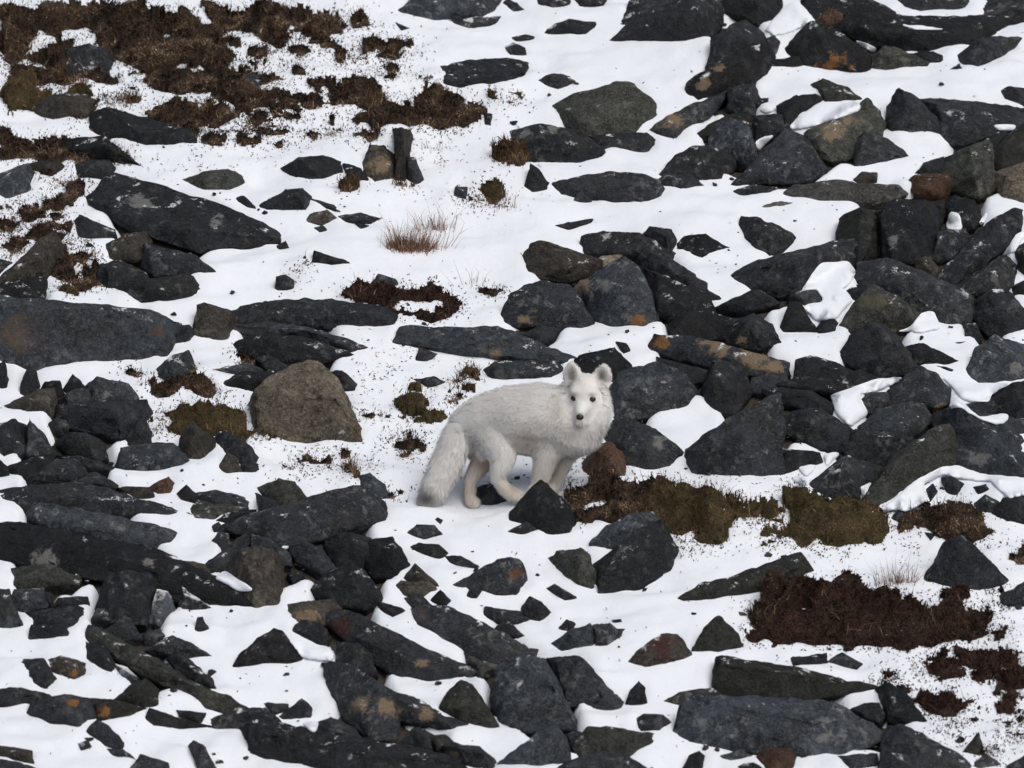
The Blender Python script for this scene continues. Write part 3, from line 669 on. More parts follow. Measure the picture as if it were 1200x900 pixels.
D2 d .4 | -20,692 100,698 200,728 400,788 600,798 800,828 900,848 930,920 400,930 200,880 60,874 -20,838 | R 0,740 200,790 500,840 850,870 | S the bottom long slab | L long thick dark slab below the tan-blotched rock
D2 d .45 | 376,870 520,828 640,848 770,905 700,930 400,930
D2 d .25 | 626,794 680,738 720,718 762,770 778,834 700,816 | S the little dark peak | L little dark triangular peak on the bottom long slab
D2 o .5 | 748,764 830,753 874,790 800,814
D2 d .5 | 806,804 880,788 980,808 1054,860 1040,910 900,880 | P 860,850,30,t
D3 g .35 | -65,885 0,828 130,733 190,708 238,770 258,868 130,889 | R -20,860 120,820 200,730 | S the grey wedge by the black gap | L grey wedge-shaped rock with a sharp upper edge below the rough-faced rock
D3 d .4 | 36,205 80,148 130,168 184,227 120,254 50,245
D3 d .55 | -50,250 40,213 124,242 0,269
D3 d .6 | 152,112 190,93 293,156 230,166
D3 d .55 | 202,292 240,248 288,270 260,298
D3 g .4 | 162,364 250,300 340,268 378,340 350,369 270,374 220,389 | S the grey-green stone among three | L grey-green stone leaning on two darker ones in open snow
D3 d .4 | 347,272 430,268 462,290 484,322 420,364 370,364
D3 d .5 | 448,292 492,293 472,334
D3 b .4 | 506,434 600,350 660,316 722,313 762,370 793,407 680,444 590,463 | P 660,360,60,m | S the maroon-topped rock | L squat rock with a dark maroon top alone on the snow below the split pair
D3 o .3 | 786,394 860,268 910,237 992,308 1024,379 900,394 | S the olive pyramid | L olive pyramid-shaped rock against the dark heath
D3 d .6 | 78,372 132,368 90,414
D3 d .2 | 496,625 520,558 556,518 582,550 592,619 530,634 | S the small standing spike | L small dark spike of stone standing upright in the snow
D3 d .6 | 646,614 740,568 900,538 924,580 740,624
D4 o .35 | -148,565 -148,418 -90,410 100,443 330,488 554,545 420,574 180,604 0,600 | R -140,440 100,475 400,540 | S the flat-topped block | L long flat-topped olive-dark block below the big heath mat
D3 g .35 | 712,745 738,620 800,576 1000,588 1200,598 1420,610 1500,650 1580,700 1634,765 1540,800 1450,835 1250,850 1000,812 780,790 | P 830,700,40,l 1360,770,45,l | S the huge bluish boulder | L huge rounded bluish-grey boulder, the broadest below the big heath mat
D3 d .5 | 537,693 580,662 660,667 704,700 650,738 570,738 | S the pillow stone | L small pillow-shaped stone on the snow beside the huge bluish boulder
D3 o .4 | 266,794 340,718 460,728 624,750 622,784 540,800 500,856 300,848
D3 d .45 | 170,910 300,846 400,828 500,838 610,920 400,940
D3 d .6 | 238,752 290,738 334,756 260,778
D3 d .4 | 746,910 780,848 820,826 848,850 832,920
D3 g .6 | 898,852 1000,818 1064,852 950,869
D3 r .5 | 1072,855 1120,818 1200,818 1256,840 1230,910 1120,910 | S the brown stone under the huge boulder | L dark rusty stone tucked under the huge bluish boulder
D3 d .6 | 975,895 1060,878 1110,905 1040,920
D4 d .4 | 546,553 600,528 680,568 774,692 700,706 600,688 580,628 | S the lower heath rock | L dark rock between the huge boulder and the lower heath
D4 d .5 | 436,644 500,618 560,618 594,672 560,694 500,678
D4 d .45 | 566,805 600,718 660,708 800,788 900,828 974,892 930,920 700,915 | R 590,790 750,830 930,905 | S the lowest sloping slab | L dark sloping slab with snow lying behind it below the lower heath
D4 d .4 | 556,920 580,800 680,838 745,920
D4 b .3 | 926,834 1000,748 1018,800 1004,844
D4 d .6 | 966,892 1030,838 1094,882 1000,899
D4 d .5 | 176,414 330,396 337,442 190,454
D4 d .6 | 336,434 400,398 484,442 460,464
D4 d .5 | 1122,895 1220,835 1220,920
D4 g .5 | 376,848 550,838 564,890 440,905
D1 g .4 | 66,118 190,108 204,192 100,215 40,184
D1 d .4 | -20,115 40,118 60,210 104,284 -20,284
D1 g .3 | 422,195 470,43 520,33 650,48 692,80 684,195 642,269 540,260 490,256 | R 450,170 560,120 690,100 | S the squared slate block | L squared dark-grey block with a lighter tilted top under the longest slab
D1 d .45 | 402,244 430,198 480,203 504,258
D1 f .35 | 648,254 690,118 740,128 774,200 700,264
D1 f .45 | 766,135 800,98 934,202 800,209 | S the snow-dusted plate | L snow-dusted tilted plate under the end of the longest slab
D1 d .5 | 188,122 230,138 225,169 200,164
D1 d .5 | 242,184 260,153 380,148 388,182 270,194
D1 d .45 | 117,215 300,188 374,200 350,275 250,305 140,296
D1 d .4 | 127,339 140,270 280,266 314,334
D1 d .45 | 452,299 540,243 570,248 624,329 530,334
D1 d .6 | 628,309 700,290 718,320 640,329
D1 d .3 | 852,294 870,243 890,236 918,292 870,304 | S the little nub | L tiny upright nub of stone in the snow below the longest slab
D1 o .5 | 382,335 398,276 450,306 650,406 850,516 1000,586 1094,640 1000,656 900,630 700,515 560,445 430,372 | R 400,300 650,430 850,540 1060,640 | S the long beam of stone | L long narrow beam of brownish stone propped slanting above a dark hollow
D1 d .5 | 368,344 460,370 502,440 490,486 430,458 380,426
D1 d .55 | 636,384 760,318 830,348 944,412 850,419 720,396
D1 d .5 | 736,414 780,383 830,428 940,518 958,564 870,528 790,478
D1 d .5 | 66,434 190,423 202,470 254,512 200,559 150,516
D1 b .5 | 187,434 270,408 382,440 372,492 330,515 200,478 | P 325,485,22,q
D1 o .4 | 496,605 570,538 640,508 702,560 694,625 600,630
D1 f .6 | 486,434 560,458 604,504 540,506
D1 d .5 | -20,565 40,543 90,568 242,575 220,615 70,629 -20,629
D1 d .45 | 112,665 140,608 280,578 402,598 424,684 350,724 220,706 | P 320,610,25,q
D1 b .5 | 398,594 500,598 644,640 570,675 430,694 | P 460,650,30,q
D1 d .5 | 636,684 660,638 780,678 934,722 800,734 680,715
D1 d .45 | 376,745 430,688 480,718 542,790 540,815 460,806
D1 d .55 | 456,814 540,818 594,864 500,845
D1 d .5 | 348,793 385,782 404,812 360,816
D1 d .45 | 926,684 1050,638 1140,638 1205,690 1060,726 940,726
D1 d .4 | 1056,726 1140,678 1220,688 1264,780 1184,864 1090,798
D1 d .4 | 570,910 620,843 734,880 745,915
D1 d .25 | 827,814 850,783 892,800 960,915 870,915 | S the slanted stub | L slanted dark stub of stone poking from the lowest snow
D1 b .5 | -20,800 140,823 148,884 -20,845
D1 d .5 | -20,855 160,900 150,930 -20,930
D1 d .5 | 776,644 900,660 880,704 800,688
'''
TINT = {'t': (0.23, 0.17, 0.11), 'q': (0.24, 0.11, 0.035), 'l': (0.20, 0.20, 0.195), 'b': (0.085, 0.062, 0.045),
        'w': (0.8, 0.82, 0.86), 'o': (0.10, 0.09, 0.055), 'r': (0.13, 0.05, 0.025), 'm': (0.055, 0.018, 0.014)}
rocks = []
for ln in ROCKS.strip().splitlines():
    f = [a.strip() for a in ln.split('|')]
    tile, mat_, k = f[0].split()
    e = {'mat': mat_, 'k': float(k), 'poly': parse_pts(tile, f[1]), 'ridge': None, 'spots': [], 'S': None, 'L': None}
    for g in f[2:]:
        key, val = g[0], g[2:].strip()
        if key == 'R': e['ridge'] = parse_pts(tile, val)
        elif key == 'P':
            for s in val.split():
                a = s.split(',')
                c = parse_pts(tile, a[0] + ',' + a[1])[0]
                e['spots'].append((c[0], c[1], float(a[2]) / 3.75, TINT[a[3]]))
        else: e[key] = val
    # wear and bevels eat a little off every outline: start slightly larger
    p = e['poly']; c = p.mean(0); dv = p - c; ln_ = np.linalg.norm(dv, axis=1)[:, None]
    e['poly'] = p + dv / np.maximum(ln_, 1e-6) * (0.9 + 0.024 * ln_)
    rocks.append(e)

# plants: tile kind lean density | outline | S short | L label
PLANTS = '''
A1 h .5 1 .66 | -10,40 100,25 200,10 450,-10 700,10 900,80 1000,180 1060,280 1010,330 850,275 700,295 520,335 400,375 250,370 130,345 70,290 -10,240 | S the big heath bank | L broad dark brown heath bank with old snow in its gaps
A1 m .6 1 .55 | -10,250 50,278 130,350 260,385 390,390 425,430 250,440 150,475 -10,492 | S the olive turf lip | L olive-brown turf lip just below the big heath bank
A1 s .7 1 .45 | 400,375 520,340 620,390 645,460 520,485 420,445 | S the straw-coloured clump | L straw-brown clump of dead grass below the big heath bank
A1 h .65 1 .68 | 850,285 1060,270 1210,330 1210,450 1040,470 1000,400 900,400
A1 h .6 1 .7 | 560,360 680,310 850,298 1000,340 1000,392 800,395 640,392
A1 h .6 1 .72 | 640,490 760,420 840,430 1045,462 1062,545 900,562 760,555 | S the ragged clump | L ragged brown heath clump sitting on a snow step
A2 h .6 1 .75 | -260,0 60,5 230,25 390,38 412,85 370,162 300,160 130,115 170,170 120,212 0,165 -160,110 | S the brown heath streak | L brown heath streak broken by snow at the end of the big bank
A1 h .6 1 .6 | -10,545 80,545 150,590 300,600 335,650 260,692 120,702 -10,695
A1 h .75 1 .45 | 940,590 970,560 1070,565 1078,588
A2 h .6 1 .5 | -130,490 -60,450 0,455 110,470 100,545 0,572 -80,575
A2 h .7 1 .4 | 40,405 110,370 165,400 250,450 305,495 200,505 100,482
A2 h .55 1 .75 | 248,320 340,295 400,318 440,350 590,375 595,410 560,445 440,462 350,465 350,425 260,375 | S the dark heath cushion | L thick dark heath cushion joined to a longer one on the snow
A2 h .5 1 .75 | 435,510 560,475 650,425 760,408 900,405 990,490 984,545 890,582 760,560 560,550 440,545 | S the long heath cushion | L long dark heath cushion with a hummocky crest on the snow
A2 h .7 1 .6 | 408,185 480,147 600,138 684,180 640,222 560,238 480,205 | S the small heath island | L small heath island above the long dark cushion
A2 h .85 1 .2 | 70,255 150,225 205,260 120,292
A2 x .85 1 .2 | 208,240 340,222 405,232 500,272 500,302 420,268 320,258
A2 h .85 1 .2 | 500,272 600,278 605,312 520,305
A2 h .85 1 .2 | 690,345 740,300 790,335 760,370
A2 x .85 1 .2 | 550,345 600,330 645,360 630,375
A2 m .65 1 .5 | 995,412 1100,370 1210,398 1210,455 1100,460 1020,435 | S the mossy clump by the plate | L mossy brown clump tucked below the flat grey plate
A2 h .85 1 .25 | 115,600 250,560 305,612 200,620
A2 h .9 1 .2 | 285,625 375,625 345,642
A2 s .3 1 .8 | 1020,650 1080,600 1180,645 1195,720 1100,728 1040,700 | S the round brown grass clump | L round brown grass clump growing against a dark weathered rock
A2 m .5 1 .6 | 872,850 940,800 1050,765 1105,820 1070,875 930,878 | S the golden moss clump | L golden-brown moss clump alone on the upper snow
A2 s .35 1 .8 | 366,830 400,768 464,810 452,865 380,868 | S the small brown grass ball | L small ball of brown grass below the low black hump
A2 m .85 1 .25 | 365,580 460,590 600,588 600,606 480,608
A2 s .75 1 .3 | 600,800 690,780 750,840 740,862 640,830
B1 h .7 1 .45 | -10,85 100,75 220,100 260,45 305,180 325,212 200,224 80,224 -10,205 | S the brown heath tangle | L brown heath tangle above the peaked brown rock
B1 m .7 1 .5 | 245,200 330,220 455,290 445,335 340,315 300,255
B1 m .75 1 .5 | 215,475 230,420 340,418 345,475
B1 h .65 1 .6 | 335,335 420,335 405,425 340,405
C1 h .7 1 .6 | 600,30 650,10 760,-10 860,-30 940,10 1005,45 985,80 700,80 | S the rusty turf strip | L rusty brown turf strip among grey stones above the flat moss bank
B2 x .6 1 .6 | 325,490 450,440 660,438 800,432 895,520 840,580 700,586 620,565 480,520 | S the reddish heath on the ledge | L reddish heath mat draped over a dark ledge uphill of the fox
B2 m .8 1 .4 | 145,370 150,300 230,325 245,360 200,384
B2 x .85 1 .25 | 835,435 950,430 1110,470 1060,480 960,455
B2 s .5 1 .5 | 868,905 900,778 985,775 1005,830 955,910 | S the dead grass | L dead grass clump on snow just uphill of the fox's rump
C2 m .6 1 .5 | 570,105 640,110 720,40 765,90 820,150 885,148 855,212 760,230 650,200 600,140 | S the moss by the fox | L mossy brown clump beside the fox's rump
C2 h .8 1 .4 | 465,180 620,160 644,192 500,198
C2 h .85 1 .3 | 495,258 560,222 650,218 805,250 700,274 520,276
C2 h .8 1 .25 | 95,385 200,368 335,370 315,432 250,470 210,445 120,405
C2 s .5 1 .5 | 355,410 420,355 464,420 435,472 380,466 | S the dark tuft | L dark tuft of dead grass above the big slab
C2 h .7 1 .5 | 555,520 640,505 674,552 580,560
C2 s .9 1 .15 | 555,355 660,328 765,350 700,380
C2 h .8 1 .3 | 965,520 1040,470 1140,545 1050,555
A1 h .6 1 .6 | 200,440 420,400 480,470 400,560 300,520
A1 h .65 1 .6 | 140,590 330,600 480,610 620,730 560,760 420,700 250,700 150,660
A1 h .7 1 .45 | 160,860 250,790 330,780 400,820 330,870 280,930
B1 h .65 1 .65 | -10,190 120,200 200,160 330,230 330,330 200,330 100,240
B1 h .6 1 .6 | 180,330 330,300 440,340 450,440 330,480 220,480
A2 x .8 1 .5 | 50,180 120,150 180,190 120,215
A2 h .8 1 .5 | 150,310 240,300 240,330 170,335
A2 h .8 1 .5 | 0,300 90,318 30,348
A2 x .8 1 .5 | 180,130 300,110 340,150 240,175
C1 m .6 1 .7 | 650,155 700,118 820,148 960,142 1090,190 1205,250 1205,295 1000,276 850,240 760,266 660,226 | S the flat moss bank | L flat mossy bank leading to the tan boulder
C3 h .6 1 .7 | 245,510 320,438 500,458 690,470 700,560 660,650 550,625 400,658 290,640 | S the chest-side heath | L dark heath patch spreading below the fox's front paws
C3 m .5 1 1.0 | 620,470 760,480 900,488 1050,518 1220,550 1260,625 1000,645 940,685 1004,745 850,766 720,745 660,655 | S the green mossy bank | L green and brown mossy bank under a snow ledge
C4 m .5 1 1.0 | 20,445 260,498 360,538 480,552 600,608 645,692 600,745 420,750 200,725 75,765 60,695 200,610 130,565 | S the second mossy bank | L rust and green mossy hummock ending in open snow
C4 h .5 1 .75 | 638,655 760,580 900,568 1000,598 1104,702 960,735 850,720 760,695 | S the dark heath dome | L dark domed heath cushion below the snow hood with holes
C4 h .7 1 .4 | 1105,800 1220,755 1220,890 1150,888
D4 x .5 1 .76 | -15,345 -10,200 30,130 100,60 270,58 470,58 560,110 700,118 800,158 1000,188 1115,272 1040,324 960,335 800,355 500,370 280,375 100,370 | S the big heath mat | L large dark red-brown heath mat spreading below the greenish slab
D4 x .7 1 .55 | 655,462 750,420 850,398 935,450 920,515 780,516 | S the drift-edge clump | L red-brown heath clump under the edge of a drift
D4 x .7 1 .75 | 850,372 1000,368 1220,370 1220,490 1000,445 930,442
D4 x .75 1 .5 | 480,512 600,498 700,556 725,585 620,576
D4 x .75 1 .55 | 716,575 800,568 900,608 1005,600 1005,692 780,686
D4 x .75 1 .55 | 1035,545 1150,520 1220,555 1220,790 1100,745 1110,662 1060,605
'''
plants = []
for ln in PLANTS.strip().splitlines():
    f = [a.strip() for a in ln.split('|')]
    tile, kind, k, _, cov = f[0].split()
    e = {'kind': kind, 'k': float(k), 'cov': float(cov), 'poly': parse_pts(tile, f[1]), 'S': None, 'L': None}
    for g in f[2:]: e[g[0]] = g[2:].strip()
    plants.append(e)

# stray clumps between the larger patches: area in pixels, number, kind
_r = np.random.RandomState(21)
for (x0, y0, x1, y1, n_, kd) in ((150, 25, 330, 165, 40, 'h'), (330, 20, 470, 170, 24, 'h'), (0, 120, 140, 340, 30, 'h'), (1030, 690, 1195, 890, 34, 'x'), (880, 600, 1060, 640, 5, 'm'), (400, 400, 540, 560, 9, 'h'), (60, 420, 300, 520, 6, 'h')):
    for _ in range(n_):
        cx, cy = _r.uniform(x0, x1), _r.uniform(y0, y1)
        if any(inpoly(np.array([cx]), np.array([cy]), e['poly'])[0] for e in rocks): continue
        a = np.linspace(0, 2 * math.pi, 9)[:-1]; w_ = _r.uniform(8, 22); h_ = w_ * _r.uniform(.35, .6)
        rr = _r.uniform(.65, 1.2, 8)
        plants.append({'kind': kd, 'k': .7, 'cov': .7, 'poly': np.stack([cx + w_ * rr * np.cos(a), cy + h_ * rr * np.sin(a)], 1), 'S': None, 'L': None})
def plant_mask(e, X, Y):
    """where the plants of a patch stand (photograph pixels); snow lies in the ragged gaps"""
    sd = e['seed']
    st = abs(X[0, 1] - X[0, 0])
    big = min(1.0, np.ptp(e['poly'][:, 1]) / 45.0)
    f = inpoly(X + big * 16 * n2(X, Y, .022, .03, sd + 21, 2), Y + big * 12 * n2(X, Y, .022, .03, sd + 23, 2), e['poly']).astype(float)
    r = max(1, int(round(min(6.0, 0.22 * np.ptp(e['poly'][:, 1])) / st)))
    f = box(box(f, r), r)
    fr = n2(X, Y, 0.05, 0.08, sd, 4)
    fine = n2(X, Y, 0.22, 0.30, sd + 5, 2)
    nz = n2(X, Y, 0.030, 0.075, sd + 11, 4)
    ins = f > 0.5
    if 'thr' not in e:
        e['thr'] = np.quantile(nz[ins], min(0.985, 0.25 + e['cov'] * 1.0)) if ins.any() else 9
    return (f + 0.78 * fr + 0.36 * fine > 0.46) & (f > 0.03) & (nz + 0.12 * fine < e['thr'])
def box(a, r):
    for ax in (0, 1):
        a = sum(np.roll(a, k, ax) for k in range(-r, r + 1)) / (2 * r + 1)
    return a
for i, e in enumerate(plants): e['seed'] = 40 + i

# fox stands here: its hind paw touches the slope at this photograph pixel
FOX_PX = (555.0, 590.0)
FOX_Y = float(ground_at(np.array([FOX_PX[0]]), np.array([FOX_PX[1]]))[0][1])

FU = 1.0 / (PXM * 4.285)            # one unit of the fox's own drawing, in metres
def foxp(a):
    a = np.atleast_2d(np.asarray(a, float))
    q = at_depth(470 + a[:, 0] / 4.285, 400 + a[:, 1] / 4.285, np.full(len(a), FOX_Y))
    q[:, 1] += a[:, 2] * FU
    return q
# the four paws touch the ground: small local corrections of the slope under them
PAWS = foxp([(362, 832, 40), (590, 790, -60), (668, 768, -60), (752, 762, 25)])
_dz = PAWS[:, 2] - base_h(PAWS[:, 0], PAWS[:, 1]) - 0.004
_K = np.exp(-((PAWS[:, None, :2] - PAWS[None, :, :2]) ** 2).sum(-1) / (2 * 0.055 ** 2))
_c = np.linalg.solve(_K + 0.02 * np.eye(4), _dz)
BUMPS.extend([(PAWS[i, 0], PAWS[i, 1], 0.055, float(_c[i])) for i in range(4)])

# bare-ground map in photograph pixels: snow is missing under stones packed closely and under plants
GW, GH, GS = 380, 305, 4.0          # cells of 4 px, padded by 40 cells
PAD = 40
gx, gy = np.meshgrid((np.arange(GW) - PAD + 0.5) * GS, (np.arange(GH) - PAD + 0.5) * GS)
occ = np.zeros((GH, GW))
for e in rocks:
    p = e['poly']
    i0, i1 = (np.floor((p.min(0)) / GS) + PAD - 1).astype(int), (np.ceil((p.max(0)) / GS) + PAD + 1).astype(int)
    i0 = np.clip(i0, 0, None)
    sl = (slice(i0[1], i1[1]), slice(i0[0], i1[0]))
    occ[sl] = np.maximum(occ[sl], inpoly(gx[sl], gy[sl], p))
def blur(a, n):
    for _ in range(2): a = box(a, n)
    return a
dens = blur(occ, 4)
def grow(a, r):
    out = np.zeros_like(a)
    for dy in range(-r, r + 1):
        for dx in range(-r, r + 1):
            if dx * dx + dy * dy <= r * r + 1: out = np.maximum(out, np.roll(np.roll(a, dy, 0), dx, 1))
    return out
closed = 1 - grow(1 - grow(occ, 1), 1)          # gaps too narrow for a drift
crowd = closed * (blur(closed, 7) > 0.80)
bare = blur(np.maximum(crowd, dens > 0.95), 1) * 0.95
for e in plants:
    p = e['poly']
    i0, i1 = np.clip(np.floor(p.min(0) / GS) + PAD - 8, 0, None).astype(int), (np.ceil(p.max(0) / GS) + PAD + 8).astype(int)
    sl = (slice(i0[1], i1[1]), slice(i0[0], i1[0]))
    m = 1 - grow(1 - plant_mask(e, gx[sl], gy[sl]).astype(float), 1)
    bare[sl] = np.maximum(bare[sl], m * 0.7)
bare = blur(bare, 1)

contact = blur(occ, 1)

def sample_map(a, px, py):
    u = np.clip(np.asarray(px) / GS - 0.5 + PAD, 0, GW - 1.01); v = np.clip(np.asarray(py) / GS - 0.5 + PAD, 0, GH - 1.01)
    i, j = u.astype(int), v.astype(int); fu, fv = u - i, v - j
    return (a[j, i] * (1 - fu) + a[j, i + 1] * fu) * (1 - fv) + (a[j + 1, i] * (1 - fu) + a[j + 1, i + 1] * fu) * fv

def snow_h(x, y):
    x = np.asarray(x, float); y = np.asarray(y, float)
    b = base_h(x, y)
    px, py = to_px(np.stack([x, y, b], -1))
    m = sample_map(bare, px, py)
    rip = 0.006 * n2(x, y, 12.0, 16.0, 22, 2) + 0.0025 * n2(x, y, 30.0, 30.0, 24, 1)
    edge = 0.25 * n2(x, y, 22.0, 16.0, 23, 2)
    m = np.clip(m + edge * np.clip(m * 4, 0, 1), 0, 1)
    # the drift banks up a little against the stones
    d = sample_map(dens, px, py)
    c = sample_map(contact, px, py)                 # a shallow melt rim round every stone
    return b + rip + 0.020 * np.clip(d, 0, .6) - 0.013 * c - 0.075 * m * m * (3 - 2 * m)

def soil_h(x, y):
    b = base_h(x, y)
    return b - 0.028 + 0.010 * n2(x, y, 9.0, 9.0, 31, 3) + 0.008 * n2(x, y, 40.0, 32.0, 32, 2)

def axis(lo, hi, step, far, n):
    mid = np.arange(lo, hi + step / 2, step)
    g = np.geomspace(step * 1.5, far, n)
    return np.concatenate([(lo - g)[::-1], mid, hi + g])

def sheet(name, fn, step, mat, X=None):
    xs = axis(-2.1, 2.1, step, 160.0, 34); ys = axis(-2.7, 3.0, step * 1.15, 220.0, 36)
    X, Y = np.meshgrid(xs, ys)
    Z = fn(X, Y)
    V = np.stack([X, Y, Z], -1).reshape(-1, 3)
    ny, nx = X.shape
    i = np.arange(ny * nx).reshape(ny, nx)
    F = np.stack([i[:-1, :-1], i[:-1, 1:], i[1:, 1:], i[1:, :-1]], -1).reshape(-1, 4)
    o = mesh_obj(name, V, F, mat)
    o['kind'] = 'structure'
    return o
sheet('ground', soil_h, 0.016, SOIL)
sheet('snow', snow_h, 0.0105, SNOW)

# ------------------------------------------------------------------ stones
def hull_mesh(P, bevel, edge, seed, size, rough=1.0, bed=None):
    bm = bmesh.new()
    for p in P: bm.verts.new(p)
    bmesh.ops.remove_doubles(bm, verts=bm.verts, dist=0.003)
    r = bmesh.ops.convex_hull(bm, input=bm.verts)
    junk = [g for g in r['geom_interior'] + r['geom_unused'] if isinstance(g, bmesh.types.BMVert) and g.is_valid]
    bmesh.ops.delete(bm, geom=list(set(junk)), context='VERTS')
    bmesh.ops.dissolve_limit(bm, angle_limit=math.radians(9), verts=bm.verts, edges=bm.edges)
    if bevel > 0.0015:
        bmesh.ops.bevel(bm, geom=list(bm.edges), offset=bevel, segments=1, affect='EDGES', clamp_overlap=True)
    bmesh.ops.triangulate(bm, faces=bm.faces)
    for it in range(6):
        long = [e for e in bm.edges if e.calc_length() > edge * 1.45]
        if not long: break
        bmesh.ops.subdivide_edges(bm, edges=long, cuts=1)
        bmesh.ops.triangulate(bm, faces=[f for f in bm.faces if len(f.verts) > 3])
    bm.normal_update()
    tm = bpy.data.meshes.new('t'); bm.to_mesh(tm); bm.free()
    nv = len(tm.vertices); V = np.empty(nv * 3, np.float32); N = np.empty(nv * 3, np.float32); F = np.empty(len(tm.loops), np.int32)
    tm.vertices.foreach_get('co', V); tm.vertices.foreach_get('normal', N); tm.loops.foreach_get('vertex_index', F)
    V = V.reshape(-1, 3).astype(float); N = N.reshape(-1, 3).astype(float); F = F.reshape(-1, 3)
    bpy.data.meshes.remove(tm)
    rs = np.random.RandomState(seed)
    a = rs.normal(size=3) * np.array([0.35, 0.5, 1.0]); a /= np.linalg.norm(a)     # bedding of the slate
    strat = np.stack([(V @ a) / 0.014, (V @ np.roll(a, 1)) / 0.09, (V @ np.roll(a, 2)) / 0.09], 1)
    d = 0.013 * size * vnoise(V / (0.32 * size) + seed * 3.1, seed) \
        + min(0.008, 0.024 * size) * fbm(V / (0.11 * size) + seed, 2, seed + 5) \
        + 0.0022 * fbm(V / 0.02, 2, seed + 9) + 0.0024 * vnoise(strat + seed, seed + 13)
    # split beds: every layer of the slate stands a little proud of or behind the next
    if bed is not None:
        lay = np.floor(V @ bed / (0.020 + 0.05 * size) + 0.5 * vnoise(V / 0.16 + seed, seed + 31) + 0.15 * vnoise(V / 0.03, seed + 32))
        hh = hash3(lay, lay * 0 + seed, lay * 0, 7) - 0.6
        side = np.sqrt(np.clip(1 - (N @ bed) ** 2, 0, 1))
        d = d + min(0.011, 0.045 * size) * hh * side
    V = V + N * (d * rough)[:, None]
    return V, F

rock_objs = []
def rock_points(e, rs):
    p = e['poly']
    cx, cy = p.mean(0)
    lo, hi = yspan(p, p[:, 0])
    g_lo = ground_at(p[:, 0], lo)[:, 1]
    g_v = ground_at(p[:, 0], p[:, 1])[:, 1]
    Yf = g_lo
    Yv = Yf + e['k'] * (g_v - Yf)
    w = (p[:, 0].max() - p[:, 0].min()) / PXM; h = (p[:, 1].max() - p[:, 1].min()) / PXM
    size = math.sqrt(w * h)
    D = 0.75 * min(w, 1.6 * h) + 0.02
    P = [at_depth(p[:, 0], p[:, 1], Yv)]
    # front edge between the standing face and the top face
    if e['ridge'] is not None:
        q = e['ridge']
        xs = np.clip(q[:, 0], p[:, 0].min() + .5, p[:, 0].max() - .5)
        rl, rh = yspan(p, xs)
        gl = ground_at(xs, rl)[:, 1]; gq = ground_at(xs, q[:, 1])[:, 1]
        P.append(at_depth(xs, q[:, 1], gl + 0.10 * (gq - gl)))
    else:
        n = rs.randint(3, 6)
        fr = rs.uniform(0.12, 0.88, n)
        xs = p[:, 0].min() + fr * (p[:, 0].max() - p[:, 0].min())
        rl, rh = yspan(p, xs)
        up_ = rs.uniform(0.12, 0.85, n)
        ys = rl + (rh - rl) * up_
        gl = ground_at(xs, rl)[:, 1]; gq = ground_at(xs, ys)[:, 1]
        P.append(at_depth(xs, ys, gl + e['k'] * rs.uniform(0.0, 0.75, n) * (gq - gl) - 0.05 * size * np.sin(up_ * 3.0) * rs.uniform(.2, 1, n)))
    # the back, drawn in towards the middle so that it stays behind the outline
    q = np.stack([cx + (p[:, 0] - cx) * 0.80, cy + (p[:, 1] - cy) * 0.80 + 1.5], 1)
    bk = at_depth(q[:, 0], q[:, 1], Yv + D * rs.uniform(0.6, 1.0, len(p)))
    P.append(bk)
    # the buried foot
    low = p[:, 1] > lo - 1.0
    f = np.stack([cx + (p[low, 0] - cx) * 0.92, lo[low]], 1)
    ft = ground_at(f[:, 0], f[:, 1])
    P.append(ft + np.array([0, 0.25 * D, -0.035]))
    P.append(at_depth(p[low, 0], p[low, 1] + 2.0, Yf[low] + 0.002))
    b2 = bk.copy(); b2[:, 2] = np.minimum(b2[:, 2], base_h(b2[:, 0], b2[:, 1])) - 0.03
    P.append(b2)
    return np.concatenate(P), size, w, h

for idx, e in enumerate(rocks):
    rs = np.random.RandomState(100 + idx)
    P, size, w, h = rock_points(e, rs)
    edge = min(max(0.062 * size, 0.0085), 0.016)
    bed = np.array([0, -0.41, 0.91]) + rs.normal(0, .16, 3) if w > 1.6 * h else rs.normal(0, 1, 3) * np.array([.7, .7, 1])
    bed /= np.linalg.norm(bed)
    V, F = hull_mesh(P, min(0.0035, 0.012 * size), edge, idx + 1, size, 1.0, bed)
    cx, cy = e['poly'].mean(0)
    org = np.array([V[:, 0].mean(), V[:, 1].min() * .6 + V[:, 1].max() * .4, 0]); org[2] = base_h(org[0], org[1])
    big = math.sqrt(w * h)
    asp = w / max(h, 1e-3)
    if asp > 2.3 and w > 0.16: nm = 'stone_slab'
    elif big > 0.155: nm = 'boulder'
    elif big > 0.075: nm = 'rock'
    else: nm = 'stone'
    o = mesh_obj(nm, V, F, RM[e['mat']], origin=org)
    px, py = to_px(V)
    pc = np.zeros((len(V), 4))
    for sx, sy, sr, c in e['spots']:
        wgt = np.clip(1.0 - 0.55 * np.hypot(px - sx, (py - sy) * 1.3) / sr, 0, 1)
        m = wgt > pc[:, 3]
        pc[m, :3] = c; pc[m, 3] = wgt[m]
    vcol(o.data, 'patch', pc)
    e.update(obj=o, pos=org, w=w, h=h, big=big, asp=asp, nm=nm)
    rock_objs.append(o)
